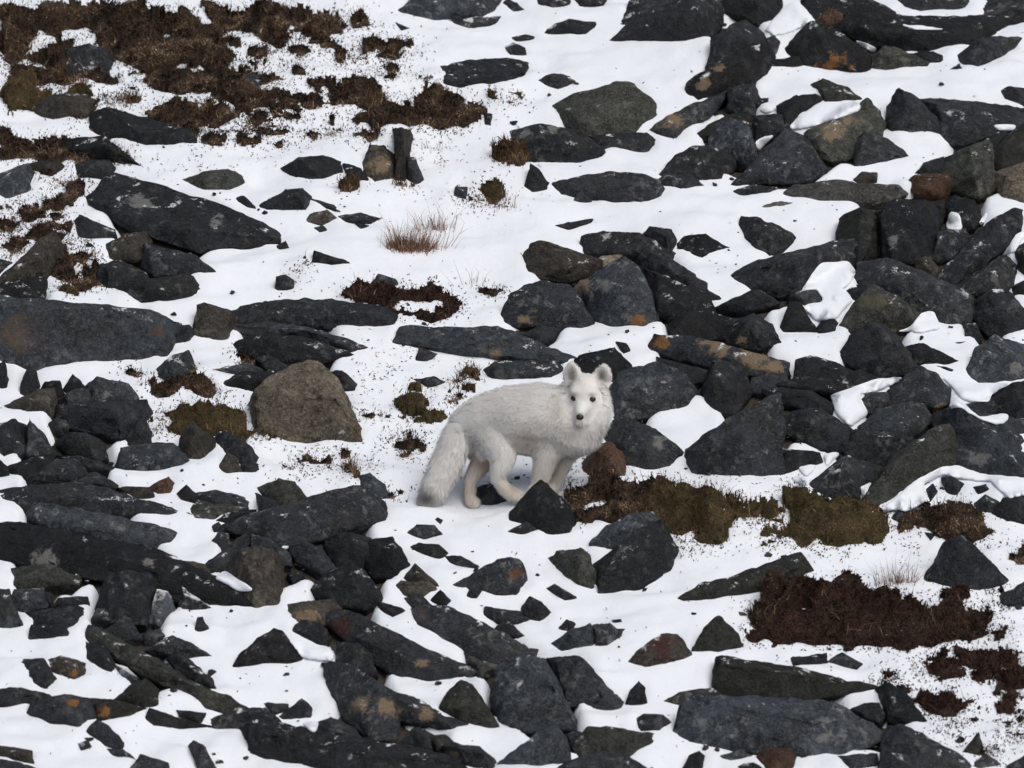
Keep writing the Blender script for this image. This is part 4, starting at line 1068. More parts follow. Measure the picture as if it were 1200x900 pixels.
# ------------------------------------------------------------------ heath, moss and grass
def leaves_mesh(C, Nn, L, W, rs, droop=0.0):
    """one small bent diamond leaf per point; C centres, Nn leaf axes"""
    n = len(C)
    t = rs.normal(size=(n, 3)); s = np.cross(Nn, t); s /= np.linalg.norm(s, axis=1)[:, None] + 1e-9
    up = np.cross(s, Nn)
    a = C; b = C + Nn * (L * .5)[:, None] + s * (W * .5)[:, None] + up * (W * .2)[:, None]
    c = C + Nn * L[:, None]; d = C + Nn * (L * .5)[:, None] - s * (W * .5)[:, None] + up * (W * .2)[:, None]
    V = np.stack([a, b, c, d], 1).reshape(-1, 3)
    i = np.arange(n)[:, None] * 4
    F = np.concatenate([i + np.array([[0, 1, 2]]), i + np.array([[0, 2, 3]])], 1).reshape(-1, 3)
    return V, F

def blades_mesh(C, D, L, W, rs):
    """bent grass blades, three joints"""
    n = len(C)
    s = np.cross(D, rs.normal(size=(n, 3))); s /= np.linalg.norm(s, axis=1)[:, None] + 1e-9
    bend = rs.normal(size=(n, 3)) * 0.22; bend[:, 2] -= 0.08
    m = C + D * (L * .55)[:, None]; t = C + (D + bend) * L[:, None]
    w = W[:, None] * s
    V = np.stack([C - w, C + w, m + w * .75, m - w * .75, t], 1).reshape(-1, 3)
    i = np.arange(n)[:, None] * 5
    F = np.concatenate([i + np.array([[0, 1, 2]]), i + np.array([[0, 2, 3]]), i + np.array([[3, 2, 4]])], 1).reshape(-1, 3)
    return V, F

def mound(e_, poly, k, seed, cov, lump=0.012, step=1.8):
    """a cushion whose skin runs from the outline's foot up and back to its crest, closed down into the ground behind"""
    x0, x1, y0, y1 = poly[:, 0].min(), poly[:, 0].max(), poly[:, 1].min(), poly[:, 1].max()
    x0, x1, y0, y1 = x0 - 12, x1 + 12, y0 - 10, y1 + 10
    nx, ny = int((x1 - x0) / step) + 1, int((y1 - y0) / step) + 1
    X, Y = np.meshgrid(x0 + np.arange(nx) * step, y0 + np.arange(ny) * step)
    ins = plant_mask(e_, X, Y)
    keep = ins[:-1, :-1] & ins[1:, :-1] & ins[:-1, 1:] & ins[1:, 1:]
    cols_lo, _ = yspan(poly, np.clip(X[0], poly[:, 0].min() + .01, poly[:, 0].max() - .01))
    # columns of a non-convex outline: the foot of each run of cells
    LO = np.tile(cols_lo, (ny, 1))
    for j in range(nx):
        cur = None
        for i in range(ny - 1, -1, -1):
            if ins[i, j]:
                if cur is None: cur = Y[i, j]
                LO[i, j] = cur
            else: cur = None
    wgt = ins.astype(float)
    for _ in range(3):                                  # neighbouring columns share one foot line
        num, den = np.zeros_like(LO), np.zeros_like(LO)
        for sft in range(-4, 5):
            num += np.roll(LO * wgt, sft, 1); den += np.roll(wgt, sft, 1)
        LO = np.where(ins, np.maximum(num / np.maximum(den, 1e-6), Y), LO)
    gl = ground_at(X.ravel(), LO.ravel())[:, 1]; gv = ground_at(X.ravel(), Y.ravel())[:, 1]
    kk = k
    P = at_depth(X.ravel(), Y.ravel(), gl + kk * (gv - gl))
    edge = blur_small(ins.astype(float)).ravel()
    nz = 0.75 * fbm(P / 0.045 + seed, 3, seed + 3) + 1.3 * vnoise(P / 0.09 + seed, seed + 4)
    P[:, 2] += lump * nz * np.clip((edge - .45) * 2, 0, 1)
    idx = np.arange(nx * ny).reshape(ny, nx)
    F = np.stack([idx[:-1, :-1], idx[1:, :-1], idx[1:, 1:], idx[:-1, 1:]], -1)[keep]
    if len(F) < 2: return None
    used = np.unique(F); rem = -np.ones(nx * ny, int); rem[used] = np.arange(len(used))
    return P[used], rem[F]

def blur_small(a):
    for _ in range(2):
        b = np.pad(a, 1, mode='edge')
        a = (b[1:-1, 1:-1] * 2 + b[:-2, 1:-1] + b[2:, 1:-1] + b[1:-1, :-2] + b[1:-1, 2:]) / 6
    return a

def close_skirt(V, F):
    """boundary edges go down under the ground"""
    E = {}
    for f in F.tolist():
        for a, b in zip(f, f[1:] + f[:1]):
            if (b, a) in E: del E[(b, a)]
            else: E[(a, b)] = 1
    bv = sorted({v for e in E for v in e}); new = {v: len(V) + i for i, v in enumerate(bv)}
    S = V[bv].copy()
    S[:, 1] += 0.015
    S[:, 2] = np.minimum(S[:, 2], base_h(S[:, 0], S[:, 1])) - 0.05
    F2 = [[b, a, new[a], new[b]] for (a, b) in E]
    return np.concatenate([V, S]), F.tolist() + F2

def tri_sample(V, F, n, rs):
    T = np.concatenate([F[:, [0, 1, 2]], F[:, [0, 2, 3]]]) if F.shape[1] == 4 else F
    a, b, c = V[T[:, 0]], V[T[:, 1]], V[T[:, 2]]
    cr = np.cross(b - a, c - a); ar = np.linalg.norm(cr, axis=1)
    i = rs.choice(len(T), n, p=ar / ar.sum())
    u, v = rs.rand(n), rs.rand(n); f = u + v > 1; u[f] = 1 - u[f]; v[f] = 1 - v[f]
    P = a[i] + (b - a)[i] * u[:, None] + (c - a)[i] * v[:, None]
    return P, cr[i] / (ar[i][:, None] + 1e-12), T[i], u, v

def tri_area(V, F):
    T = np.concatenate([F[:, [0, 1, 2]], F[:, [0, 2, 3]]])
    return np.linalg.norm(np.cross(V[T[:, 1]] - V[T[:, 0]], V[T[:, 2]] - V[T[:, 0]]), axis=1).sum() / 2

KIND = {'h': ('heath_tussock', 'heath'), 'x': ('heath_tussock', 'heath'), 'm': ('moss_tussock', 'moss'), 's': ('grass_tuft', 'grass')}
for idx, e in enumerate(plants):
    rs = np.random.RandomState(900 + idx)
    r = mound(e, e['poly'], e['k'], 40 + idx, e['cov'], lump=(0.014 + 0.016 * e['cov']) * (1.3 if e['kind'] == 'm' else 1.0))
    if r is None: continue
    V, F = r
    felt, leaf = VM[e['kind']]
    org = np.array([V[:, 0].mean(), V[:, 1].mean(), 0.0]); org[2] = base_h(org[0], org[1])
    root = bpy.data.objects.new(KIND[e['kind']][0], None); col.objects.link(root); root.location = org
    root.empty_display_size = 0.05
    V2, F2 = close_skirt(V, F)
    t = mesh_obj('turf', V2 - org, F2, felt, parent=root)
    t['kind'] = 'stuff'
    area = tri_area(V, F)
    n = int(area * (60000 if e['kind'] != 's' else 34000)) + 60
    C, Nn, T, u, v = tri_sample(V, F, n, rs)
    Nn = np.where(Nn[:, 2:3] < 0, -Nn, Nn)
    n = len(C)
    D = Nn * 0.55 + np.array([0, -0.15, 0.35]) + rs.normal(0, .7, (n, 3)); D /= np.linalg.norm(D, axis=1)[:, None]
    C = C - Nn * 0.002
    if e['kind'] == 's':
        D = Nn * 0.5 + np.array([0, -0.1, 0.7]) + rs.normal(0, .4, (n, 3)); D /= np.linalg.norm(D, axis=1)[:, None]
        LV, LF = blades_mesh(C, D, rs.uniform(.016, .038, n), rs.uniform(.0008, .0016, n), rs)
    else:
        q = 0.75 if e['kind'] == 'm' else 1.0
        LV, LF = leaves_mesh(C, D, rs.uniform(.005, .011, n) * q, rs.uniform(.003, .006, n) * q, rs)
        # a few thin woody stalks stand out of the mat
        ns = max(4, n // 12); ii = rs.choice(n, ns)
        Ds = np.array([0, -.05, 1.0]) + rs.normal(0, .45, (ns, 3)); Ds /= np.linalg.norm(Ds, axis=1)[:, None]
        SV, SF = blades_mesh(C[ii], Ds, rs.uniform(.012, .034, ns), rs.uniform(.0006, .0012, ns), rs)
        LF = np.concatenate([LF, SF + len(LV)]); LV = np.concatenate([LV, SV])
    # sprigs straggle out over the snow around the patch
    ne = int(n * 0.45) + 30
    sel = rs.choice(n, ne); ex, ey = to_px(C[sel])
    spread = rs.choice([4.0, 9.0, 16.0], ne); ex = ex + rs.normal(0, 1, ne) * spread; ey = ey + rs.normal(0, .55, ne) * spread
    G = ground_at(ex, ey); G[:, 2] = snow_h(G[:, 0], G[:, 1]) - .001
    Dg = rs.normal(0, .7, (ne, 3)) + np.array([0, -.1, .5]); Dg /= np.linalg.norm(Dg, axis=1)[:, None]
    GV, GF = leaves_mesh(G, Dg, rs.uniform(.005, .013, ne), rs.uniform(.003, .005, ne), rs)
    LF = np.concatenate([LF, GF + len(LV)]); LV = np.concatenate([LV, GV])
    if e['kind'] in 'hmx' and area > 0.02:
        nb = int(area * 2600)
        Cb, Nb, _, _, _ = tri_sample(V, F, nb, rs)
        okb = vnoise(Cb / .07, 88) > -.1; Cb = Cb[okb]; nb = len(Cb)
        Db = np.array([0, -.05, .9]) + rs.normal(0, .45, (nb, 3)); Db /= np.linalg.norm(Db, axis=1)[:, None]
        BVs, BFs = blades_mesh(Cb, Db, rs.uniform(.02, .055, nb), rs.uniform(.0006, .0012, nb), rs)
        mesh_obj('stalks', BVs - org, BFs, VM['s'][1], parent=root, smooth=False)['kind'] = 'stuff'
    f = mesh_obj('foliage', LV - org, LF, leaf, parent=root, smooth=False)
    f['kind'] = 'stuff'
    p = e['poly']
    e.update(obj=root, pos=org, w=(p[:, 0].max() - p[:, 0].min()) / PXM, h=(p[:, 1].max() - p[:, 1].min()) / PXM, nm=KIND[e['kind']][0], cat=KIND[e['kind']][1])

# tall thin grass standing in the snow: pixel, spread, height (m), blades, label
TUFTS = [
    (482, 291, 30, 0.115, 330, 'rust-brown grass tuft with tall bare stalks alone on open snow', 's'),
    (512, 269, 20, 0.095, 90, 'sparse pale grass stalks on snow just uphill of the rust-brown tuft', 's'),
    (595, 243, 20, 0.055, 40, 'thin straw stalks on snow below the golden moss clump', 's'),
    (1052, 684, 34, 0.085, 130, 'sparse straw stalks sticking out of snow above the big heath mat', 's'),
    (556, 335, 26, 0.08, 16, 'a few fine stalks on snow above the wavy slab', 's'),
    (410, 548, 26, 0.05, 60, 'short brown stalks in thin snow above the big slab below the fox', 's'),
    (365, 14, 40, 0.06, 70, 'fine brown stalks along the snow edge of the heath streak', 's'),
    (505, 175, 26, 0.05, 26, 'a few straw stalks beside the narrow upright stone', 's'),
]
for i, (px, py, sp, hh, n, lab, kind) in enumerate(TUFTS):
    rs = np.random.RandomState(300 + i)
    cx = px + rs.normal(0, sp * .5, n); cy = py + rs.normal(0, 2.2, n)
    C = ground_at(cx, cy)
    C[:, 2] = snow_h(C[:, 0], C[:, 1]) - 0.004
    org = C.mean(0)
    D = np.array([0, 0, 1.0]) + rs.normal(0, .22, (n, 3)); D[:, 0] += (cx - px) / sp * 0.35; D /= np.linalg.norm(D, axis=1)[:, None]
    L = hh * rs.uniform(.25, 1.0, n) ** 1.3
    V, F = blades_mesh(C, D, L, rs.uniform(.0005, .0011, n), rs)
    o = bpy.data.objects.new('grass_tuft', None); col.objects.link(o); o.location = org; o.empty_display_size = 0.03
    mesh_obj('blades', V - org, F, TUFT, parent=o, smooth=False)['kind'] = 'stuff'
    tag(o, lab, 'grass', 'grass stalks standing in the snow')
# ground-hugging brush around the foot of the rust-brown tuft
px, py = 481.0, 291.0
rs = np.random.RandomState(77); n = 420
cx = px + rs.normal(0, 12, n); cy = py + rs.normal(0, 2.5, n)
C = ground_at(cx, cy); C[:, 2] = snow_h(C[:, 0], C[:, 1]) - .003
D = np.array([0, -.1, .8]) + rs.normal(0, .6, (n, 3)); D /= np.linalg.norm(D, axis=1)[:, None]
V, F = blades_mesh(C, D, rs.uniform(.02, .045, n), rs.uniform(.0009, .0016, n), rs)
tag(mesh_obj('grass_tuft', V, F, TUFT, origin=C.mean(0), smooth=False), 'low russet brush at the foot of the tall-stalked grass tuft', 'grass', 'grass stalks standing in the snow')
# ------------------------------------------------------------------ the fox
def fur_mat(name, rough=0.7):
    m, nt, b = newmat(name)
    at = nd(nt, 'Attribute', attribute_name='coat')
    nt.links.new(at.outputs['Color'], b.inputs['Base Color'])
    b.inputs['Roughness'].default_value = rough
    b.inputs['Specular IOR Level'].default_value = 0.15
    # light passes through fine hair
    tr = nd(nt, 'BsdfTranslucent'); nt.links.new(at.outputs['Color'], tr.inputs['Color'])
    mx = nd(nt, 'MixShader', i_0=0.28); nt.links.new(b.outputs[0], mx.inputs[1]); nt.links.new(tr.outputs[0], mx.inputs[2])
    nt.links.new(mx.outputs[0], nt.nodes['Material Output'].inputs['Surface'])
    return m
FUR = fur_mat('fox_fur')
mE, nt, b = newmat('fox_eye'); b.inputs['Base Color'].default_value = (0.012, 0.008, 0.006, 1); b.inputs['Roughness'].default_value = 0.12
mN, nt, b = newmat('fox_nose'); b.inputs['Base Color'].default_value = (0.012, 0.012, 0.014, 1); b.inputs['Roughness'].default_value = 0.35

CH = {   # chains of (x, y, depth, radius) in the fox drawing's units
    'torso': [(345, 420, 25, 92), (430, 392, 12, 122), (540, 372, 0, 143), (620, 370, -4, 152), (700, 368, -10, 160), (800, 385, -22, 158), (875, 425, -40, 130)],
    'neck': [(840, 350, -30, 135), (900, 330, -60, 122), (935, 300, -80, 105)],
    'belly': [(540, 425, 0, 118), (640, 440, -4, 122), (740, 450, -14, 125), (830, 450, -28, 118)],
    'ruff': [(900, 400, -60, 112), (940, 345, -78, 104)],
    'head': [(930, 235, -105, 84), (926, 262, -120, 82)],
    'cheek': [(872, 300, -118, 44), (980, 300, -112, 52)],
    'muzzle': [(915, 305, -165, 48), (905, 328, -195, 34), (898, 346, -216, 24)],
    'chin': [(906, 350, -175, 30), (900, 362, -200, 18)],
    'brow': [(880, 240, -155, 36), (945, 240, -155, 36)],
    'leg_ff': [(835, 500, 35, 66), (812, 600, 30, 46), (782, 690, 28, 33), (760, 735, 25, 30), (750, 742, 5, 28)],
    'leg_nf': [(745, 500, -55, 80), (722, 590, -62, 55), (700, 680, -62, 39), (682, 730, -62, 33), (666, 742, -80, 32)],
    'leg_nh': [(470, 465, -34, 98), (515, 560, -56, 64), (503, 610, -62, 50), (484, 668, -55, 33), (520, 728, -58, 28), (560, 760, -62, 30), (590, 768, -78, 27)],
    'leg_fh': [(400, 500, 55, 74), (420, 580, 55, 56), (385, 640, 58, 44), (350, 690, 60, 30), (345, 780, 52, 26), (350, 804, 45, 27), (372, 810, 28, 25)],
    'tail': [(335, 410, 26, 78), (292, 490, 18, 78), (252, 570, 10, 72), (210, 650, 2, 67), (166, 735, -6, 54), (140, 790, -10, 36), (128, 818, -10, 20)],
}
bm = bmesh.new()
bmesh.ops.create_icosphere(bm, subdivisions=2, radius=1.0)
IV = np.array([v.co[:] for v in bm.verts]); IF = np.array([[v.index for v in f.verts] for f in bm.faces])
bm.free()
SV, SF, so = [], [], 0
for nm, ch in CH.items():
    for (a, b_) in zip(ch[:-1], ch[1:]):
        a, b_ = np.array(a, float), np.array(b_, float)
        n = max(2, int(np.linalg.norm(b_[:3] - a[:3]) / (0.12 * min(a[3], b_[3]))))
        for t in np.linspace(0, 1, n):
            q = a + (b_ - a) * t
            SV.append(IV * q[3] * FU + foxp(q[:3])[0]); SF.append(IF + so); so += len(IV)
bm = bmesh.new()
# rounded ears: flattened discs standing on the skull
for (ex, ey, tilt, yaw) in ((860, 164, -0.10, -0.25), (1010, 170, 0.16, 0.45)):
    r = bmesh.ops.create_uvsphere(bm, u_segments=20, v_segments=12, radius=1.0)
    for v in r['verts']:
        x, y, z = v.co
        z2 = z * 72; x2 = x * (55 - 14 * max(0, z)); y2 = y * 15
        xr = x2 * math.cos(tilt) + z2 * math.sin(tilt); zr = -x2 * math.sin(tilt) + z2 * math.cos(tilt)
        yy = y2 + xr * math.sin(yaw) * 0.5
        v.co = foxp((ex + xr, ey - zr, -95 + yy))[0]
bm.verts.index_update()
EV = np.array([v.co[:] for v in bm.verts]); EF = [[v.index + so for v in f.verts] for f in bm.faces]; bm.free()
me = bpy.data.meshes.new('fox_tmp')
me.from_pydata(np.concatenate(SV + [EV]).tolist(), [], np.concatenate(SF).tolist() + EF); me.update()
tmp = bpy.data.objects.new('fox_tmp', me); col.objects.link(tmp)
md = tmp.modifiers.new('r', 'REMESH'); md.mode = 'VOXEL'; md.voxel_size = 0.0042; md.use_smooth_shade = True
sm = tmp.modifiers.new('s', 'SMOOTH'); sm.factor = 0.5; sm.iterations = 16
dg = bpy.context.evaluated_depsgraph_get()
ev = tmp.evaluated_get(dg); mm = ev.to_mesh()
BV = np.array([v.co[:] for v in mm.vertices]); BN = np.array([v.normal[:] for v in mm.vertices])
BF = [list(p.vertices) for p in mm.polygons]
ev.to_mesh_clear(); bpy.data.objects.remove(tmp, do_unlink=True)

def fox_units(P):
    px, py = to_px(P)
    x = (px - 470) * 4.285; y = (py - 400) * 4.285
    q = at_depth(px, py, np.full(len(P), FOX_Y))
    # remove the depth parallax: y plane of the drawing
    return x, y, (P[:, 1] - FOX_Y) / FU

def coat(P):
    x, y, d = fox_units(P)
    c = np.tile(np.array([0.965, 0.955, 0.935]), (len(P), 1))
    def blend(cx, cy, rx, ry, colr, amt, cond=None):
        w = np.exp(-(((x - cx) / rx) ** 2 + ((y - cy) / ry) ** 2)) * amt
        if cond is not None: w = w * cond
        nonlocal c
        c = c * (1 - w[:, None]) + np.array(colr) * w[:, None]
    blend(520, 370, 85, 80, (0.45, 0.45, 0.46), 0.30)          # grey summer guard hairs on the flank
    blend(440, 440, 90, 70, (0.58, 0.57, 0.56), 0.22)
    blend(640, 500, 70, 70, (0.50, 0.40, 0.31), 0.50)          # tan belly fur, with underside shade painted into the colour
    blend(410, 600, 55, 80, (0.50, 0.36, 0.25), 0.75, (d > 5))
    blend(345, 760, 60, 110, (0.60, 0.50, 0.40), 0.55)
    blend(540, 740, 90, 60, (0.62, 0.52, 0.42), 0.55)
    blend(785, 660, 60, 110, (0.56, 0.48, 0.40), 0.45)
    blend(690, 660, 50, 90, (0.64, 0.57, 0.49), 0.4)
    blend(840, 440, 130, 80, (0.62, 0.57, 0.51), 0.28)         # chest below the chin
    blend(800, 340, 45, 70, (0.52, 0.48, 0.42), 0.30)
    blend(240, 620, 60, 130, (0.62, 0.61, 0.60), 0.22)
    blend(142, 768, 46, 40, (0.10, 0.095, 0.10), 0.9)          # dark tail tip
    blend(856, 168, 24, 40, (0.22, 0.18, 0.15), 0.8, (d < -55))
    blend(1006, 176, 24, 40, (0.12, 0.10, 0.09), 0.9, (d < -55))
    blend(868, 268, 20, 14, (0.25, 0.20, 0.16), 0.7, (d < -130))
    blend(957, 270, 20, 14, (0.25, 0.20, 0.16), 0.7, (d < -130))
    blend(898, 366, 16, 8, (0.15, 0.13, 0.12), 0.7, (d < -150))
    return c

fox = bpy.data.objects.new('arctic_fox', None); col.objects.link(fox)
FO = foxp((480, 800, 0))[0]; fox.location = FO; fox.empty_display_size = 0.1
tag(fox, 'white arctic fox standing side-on among the rocks, looking towards the viewer', 'fox')
# ears are cupped: the inner face is pressed back
ux, uy, ud = fox_units(BV)
for (ex, ey, rx, ry) in ((850, 166, 30, 46), (1004, 174, 31, 48)):
    w = np.clip(1 - (((ux - ex) / rx) ** 2 + ((uy - ey) / ry) ** 2), 0, 1) * (BN[:, 1] < -0.1) * (ud < -70)
    BV[:, 1] += 13 * FU * np.sqrt(w)
body = mesh_obj('body', BV - FO, BF, FUR, parent=fox)
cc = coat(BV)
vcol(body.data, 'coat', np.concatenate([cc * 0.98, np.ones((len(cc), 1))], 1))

# fur: tapering strands rooted in the skin
rs = np.random.RandomState(5)
FT = np.array([f for f in BF if len(f) == 4])
NH = 150000
C, Nn, T, u, v = tri_sample(BV, FT, NH, rs)
Nv = BN[T[:, 0]] * (1 - u - v)[:, None] + BN[T[:, 1]] * u[:, None] + BN[T[:, 2]] * v[:, None]
Nv /= np.linalg.norm(Nv, axis=1)[:, None] + 1e-9
x, y, d = fox_units(C)
L = np.full(NH, 0.015)
flow = np.tile(np.array([-0.75, 0.0, -0.35]), (NH, 1))
def setr(mask, length, fl=None):
    L[mask] = length
    if fl is not None: flow[mask] = fl
legs = (y > 590) & (x > 300)
setr(legs, 0.0125, (-0.1, 0, -1.0))
setr((y > 520) & (y <= 590) & (x > 380), 0.012, (-0.3, 0, -0.9))
wc = np.clip((x - 700) / 190, 0, 1) * np.clip((y - 250) / 160, 0, 1) * (y < 590)
flow[:] = flow * (1 - wc[:, None]) + np.array([0.1, -.2, -0.9]) * wc[:, None]
L += 0.007 * wc
tail = (x < 330 - (y - 420) * 0.12) & (x < 318) & (y > 400)
setr(tail, 0.024, (-0.42, 0, -0.9))
setr(tail & (y > 730), 0.026)
hd = (x > 805) & (y < 400) & (d < -60)
fc = np.hypot(x - 912, y - 290)
wh = (np.clip((150 - fc) / 60, 0, 1) * hd)[:, None]
flow[:] = flow * (1 - wh) + np.stack([(x - 912) / 120, np.full(NH, .3), -(y - 250) / 150], 1) * wh
face = hd & (fc < 95) & (d < -120)
setr(face, 0.0045)
setr(hd & (y < 235) & (np.abs(x - 925) < 60), 0.006)
ear = (y < 205) & (x > 800) & (np.abs(x - 930) > 30)
setr(ear, 0.0065, (0, 0, 0.6))
muz = (d < -160) & (np.hypot(x - 903, y - 335) < 45)
setr(muz, 0.002)
near_eye = (d < -100) & ((np.hypot(x - 868, y - 267) < 21) | (np.hypot(x - 957, y - 270) < 21) | (np.hypot(x - 896, y - 357) < 24))
L[near_eye] = 0.0005
L *= rs.uniform(.65, 1.15, NH)
clump = np.stack([vnoise(C / 0.012, 71), vnoise(C / 0.012, 72), vnoise(C / 0.012, 73)], 1)
D = Nv * 0.56 + flow * 0.70 + clump * 0.15 + rs.normal(0, .15, (NH, 3))
dn = (D * Nv).sum(1); D += Nv * np.clip(0.22 - dn, 0, 1)[:, None]
D /= np.linalg.norm(D, axis=1)[:, None]
view = -FWD
S = np.cross(D, Nv + rs.normal(0, .18, (NH, 3))); S /= np.linalg.norm(S, axis=1)[:, None] + 1e-9
W = np.where(L < 0.008, 0.0005, 0.00065)
root = C - Nv * 0.0015
mid = root + D * (L * .55)[:, None]
Dt = D + np.array([0, 0, -0.22]) + flow * .25; Dt /= np.linalg.norm(Dt, axis=1)[:, None]
tip = mid + Dt * (L * .5)[:, None]
w_ = S * W[:, None]
FVv = np.stack([root - w_, root + w_, mid + w_ * .8, mid - w_ * .8, tip], 1).reshape(-1, 3)
i5 = np.arange(NH)[:, None] * 5
FFf = np.concatenate([i5 + np.array([[0, 1, 2]]), i5 + np.array([[0, 2, 3]]), i5 + np.array([[3, 2, 4]])], 1).reshape(-1, 3)
fur = mesh_obj('fur', FVv - FO, FFf, FUR, parent=fox)
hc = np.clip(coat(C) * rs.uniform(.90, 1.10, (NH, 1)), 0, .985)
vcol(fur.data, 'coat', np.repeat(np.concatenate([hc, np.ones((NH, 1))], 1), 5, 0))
nn = Nv + D * 0.25 + np.array([0, -.25, .9]); nn /= np.linalg.norm(nn, axis=1)[:, None]
fur.data.normals_split_custom_set_from_vertices(np.repeat(nn, 5, 0).tolist())
fur['kind'] = 'stuff'

from mathutils.bvhtree import BVHTree
bvh = BVHTree.FromPolygons(BV.tolist(), BF)
def on_face(ux_, uy_, off):
    o_ = foxp((ux_, uy_, -600))[0]
    h = bvh.ray_cast(Vector(o_), Vector((0, 1, 0)))
    return np.array(h[0]) + np.array([0, off, 0]) if h[0] else foxp((ux_, uy_, -150))[0]
def blob(name, c, rx, ry, rz, mat_):
    bm = bmesh.new(); bmesh.ops.create_uvsphere(bm, u_segments=20, v_segments=12, radius=1.0)
    V = np.array([v.co[:] for v in bm.verts]) * np.array([rx, ry, rz]); F = [[v.index for v in f.verts] for f in bm.faces]
    bm.free()
    return mesh_obj(name, V + c - FO, F, mat_, parent=fox)
blob('eye', on_face(868, 267, 0.002), 18 * FU, 11 * FU, 14 * FU, mE)
blob('eye', on_face(957, 270, 0.002), 19 * FU, 11 * FU, 14 * FU, mE)
nz = on_face(896, 355, 0.001)
nb = blob('nose', nz, 19 * FU, 14 * FU, 15 * FU, mN)
from collections import defaultdict
# ------------------------------------------------------------------ loose small stuff
# chips of slate between the stones and the boulder field beyond the frame
def lump(P, size, seed, edge):
    return hull_mesh(P, 0.0, edge, seed, size, 0.8)
rs = np.random.RandomState(11)
chip_V, chip_F, off = [], [], 0
protos = []
for s in range(14):
    q = rs.normal(size=(14, 3)); q /= np.linalg.norm(q, axis=1)[:, None]
    q *= np.array([1.0, rs.uniform(.6, .9), rs.uniform(.35, .7)]) * rs.uniform(.8, 1.1, (14, 1))
    V, F = hull_mesh(q * 0.5, 0.02, 0.16, 500 + s, 0.35, 0.5)
    protos.append((V, F))
def add_chip(c, r, z=0.0):
    global off
    V, F = protos[rs.randint(len(protos))]
    a = rs.uniform(0, 6.28); t = rs.normal(0, .25, 2)
    R = np.array([[math.cos(a), -math.sin(a), 0], [math.sin(a), math.cos(a), 0], [0, 0, 1]])
    Tm = np.array([[1, 0, t[0]], [0, 1, t[1]], [-t[0], -t[1], 1]])
    W = (V * 2 * r) @ R.T @ Tm.T + c
    chip_V.append(W); chip_F.append(F + off); off += len(W)
# in frame: only in gaps where stones crowd
cand = 0
while cand < 5000:
    px, py = rs.uniform(-10, 1210), rs.uniform(-10, 910)
    cand += 1
    if sample_map(crowd, px, py) < 0.6 or sample_map(occ, px, py) > 0.7: continue
    g = ground_at(np.array([px]), np.array([py]))[0]
    r = rs.uniform(.005, .013)
    add_chip(g + np.array([0, 0, r * .1 - .012]), r)
# and shards strewn on the snow near them
cand = 0
while cand < 1200:
    px, py = rs.uniform(-10, 1210), rs.uniform(60, 910)
    cand += 1
    dd = sample_map(dens, px, py)
    if n2(np.array([px]), np.array([py]), .012, .02, 91)[0] < -.1: continue
    if dd < 0.16 or dd > 0.75 or sample_map(occ, px, py) > 0.4: continue
    g = ground_at(np.array([px]), np.array([py]))[0]
    g[2] = snow_h(g[0], g[1])
    r = 0.003 + 0.015 * rs.rand() ** 3
    add_chip(g + np.array([0, 0, r * .15]), r)
o = mesh_obj('slate_chips', np.concatenate(chip_V), np.concatenate(chip_F), RM['d'])
vcol(o.data, 'patch', np.zeros((len(o.data.vertices), 4)))
tag(o, 'small dark slate chips in gaps between the crowded stones', 'chips', kind='stuff')
chip_V, chip_F, off = [], [], 0
n = 0
while n < 760:
    x, y = rs.uniform(-3.6, 3.6), rs.uniform(-4.2, 4.6)
    z = base_h(x, y)
    px, py = to_px(np.array([x, y, z]))
    r = rs.uniform(.02, .11) ** 1.0
    if rs.rand() < .5: r *= .5
    m = r * PXM + 4
    if -m < px < 1200 + m and -m * 1.5 < py < 900 + m * 1.5: continue
    n += 1
    add_chip(np.array([x, y, float(z) + r * .28]), r)
o = mesh_obj('scree', np.concatenate(chip_V), np.concatenate(chip_F), RM['d'])
vcol(o.data, 'patch', np.zeros((len(o.data.vertices), 4)))
tag(o, 'scattered dark scree on the slope around the fox', 'scree', kind='stuff')

# snow lying on and between the stones, settled onto whatever is beneath it
CAPS = '''
A4 160,555 220,500 300,450 440,440 495,450 480,490 400,520 250,570 175,572
A4 430,160 500,185 572,210 540,237 480,205
A4 640,102 760,110 860,125 840,137 700,130
A4 1055,545 1180,545 1150,580 1080,577
A4 140,30 210,-10 265,95 180,150 100,160 50,140
A3 1080,470 1160,465 1170,490 1100,507
A3 1060,622 1110,595 1165,590 1080,672
B4 300,330 430,320 470,370 440,430 400,450 460,490 380,580 280,590 220,520 320,500 280,450 210,460
B4 850,185 870,100 920,110 937,190
B4 990,160 1040,90 1045,120 1025,165
B4 1112,290 1160,200 1205,180 1205,220 1150,300
B4 745,545 810,540 840,620 760,642 610,632 700,612
C4 345,85 560,10 690,5 600,60 480,90 525,170 440,230 375,180
C4 310,340 405,335 330,415
C4 200,395 305,390 250,452 215,430
C4 150,452 230,430 272,502
C4 470,490 555,445 495,545
C4 820,0 960,30 1150,35 1060,92 1050,122 930,117 875,50
C4 862,160 880,70 1010,182 1140,160 1130,210 1080,222 1020,202 910,142
C4 560,595 720,460 850,398 910,392 1000,430 1215,448 1215,530 1130,545 1045,470 935,462 845,442 765,480 770,560 690,600
D1 930,70 990,25 1030,60 1115,105 1110,125 1050,125
D2 125,320 240,345 255,375 345,385 350,430 280,435 200,420
C2 100,745 155,745 150,765 110,762
D2 190,695 280,690 268,757 230,740
'''
caps = []
dgc = bpy.context.evaluated_depsgraph_get()
bpy.context.view_layer.update()
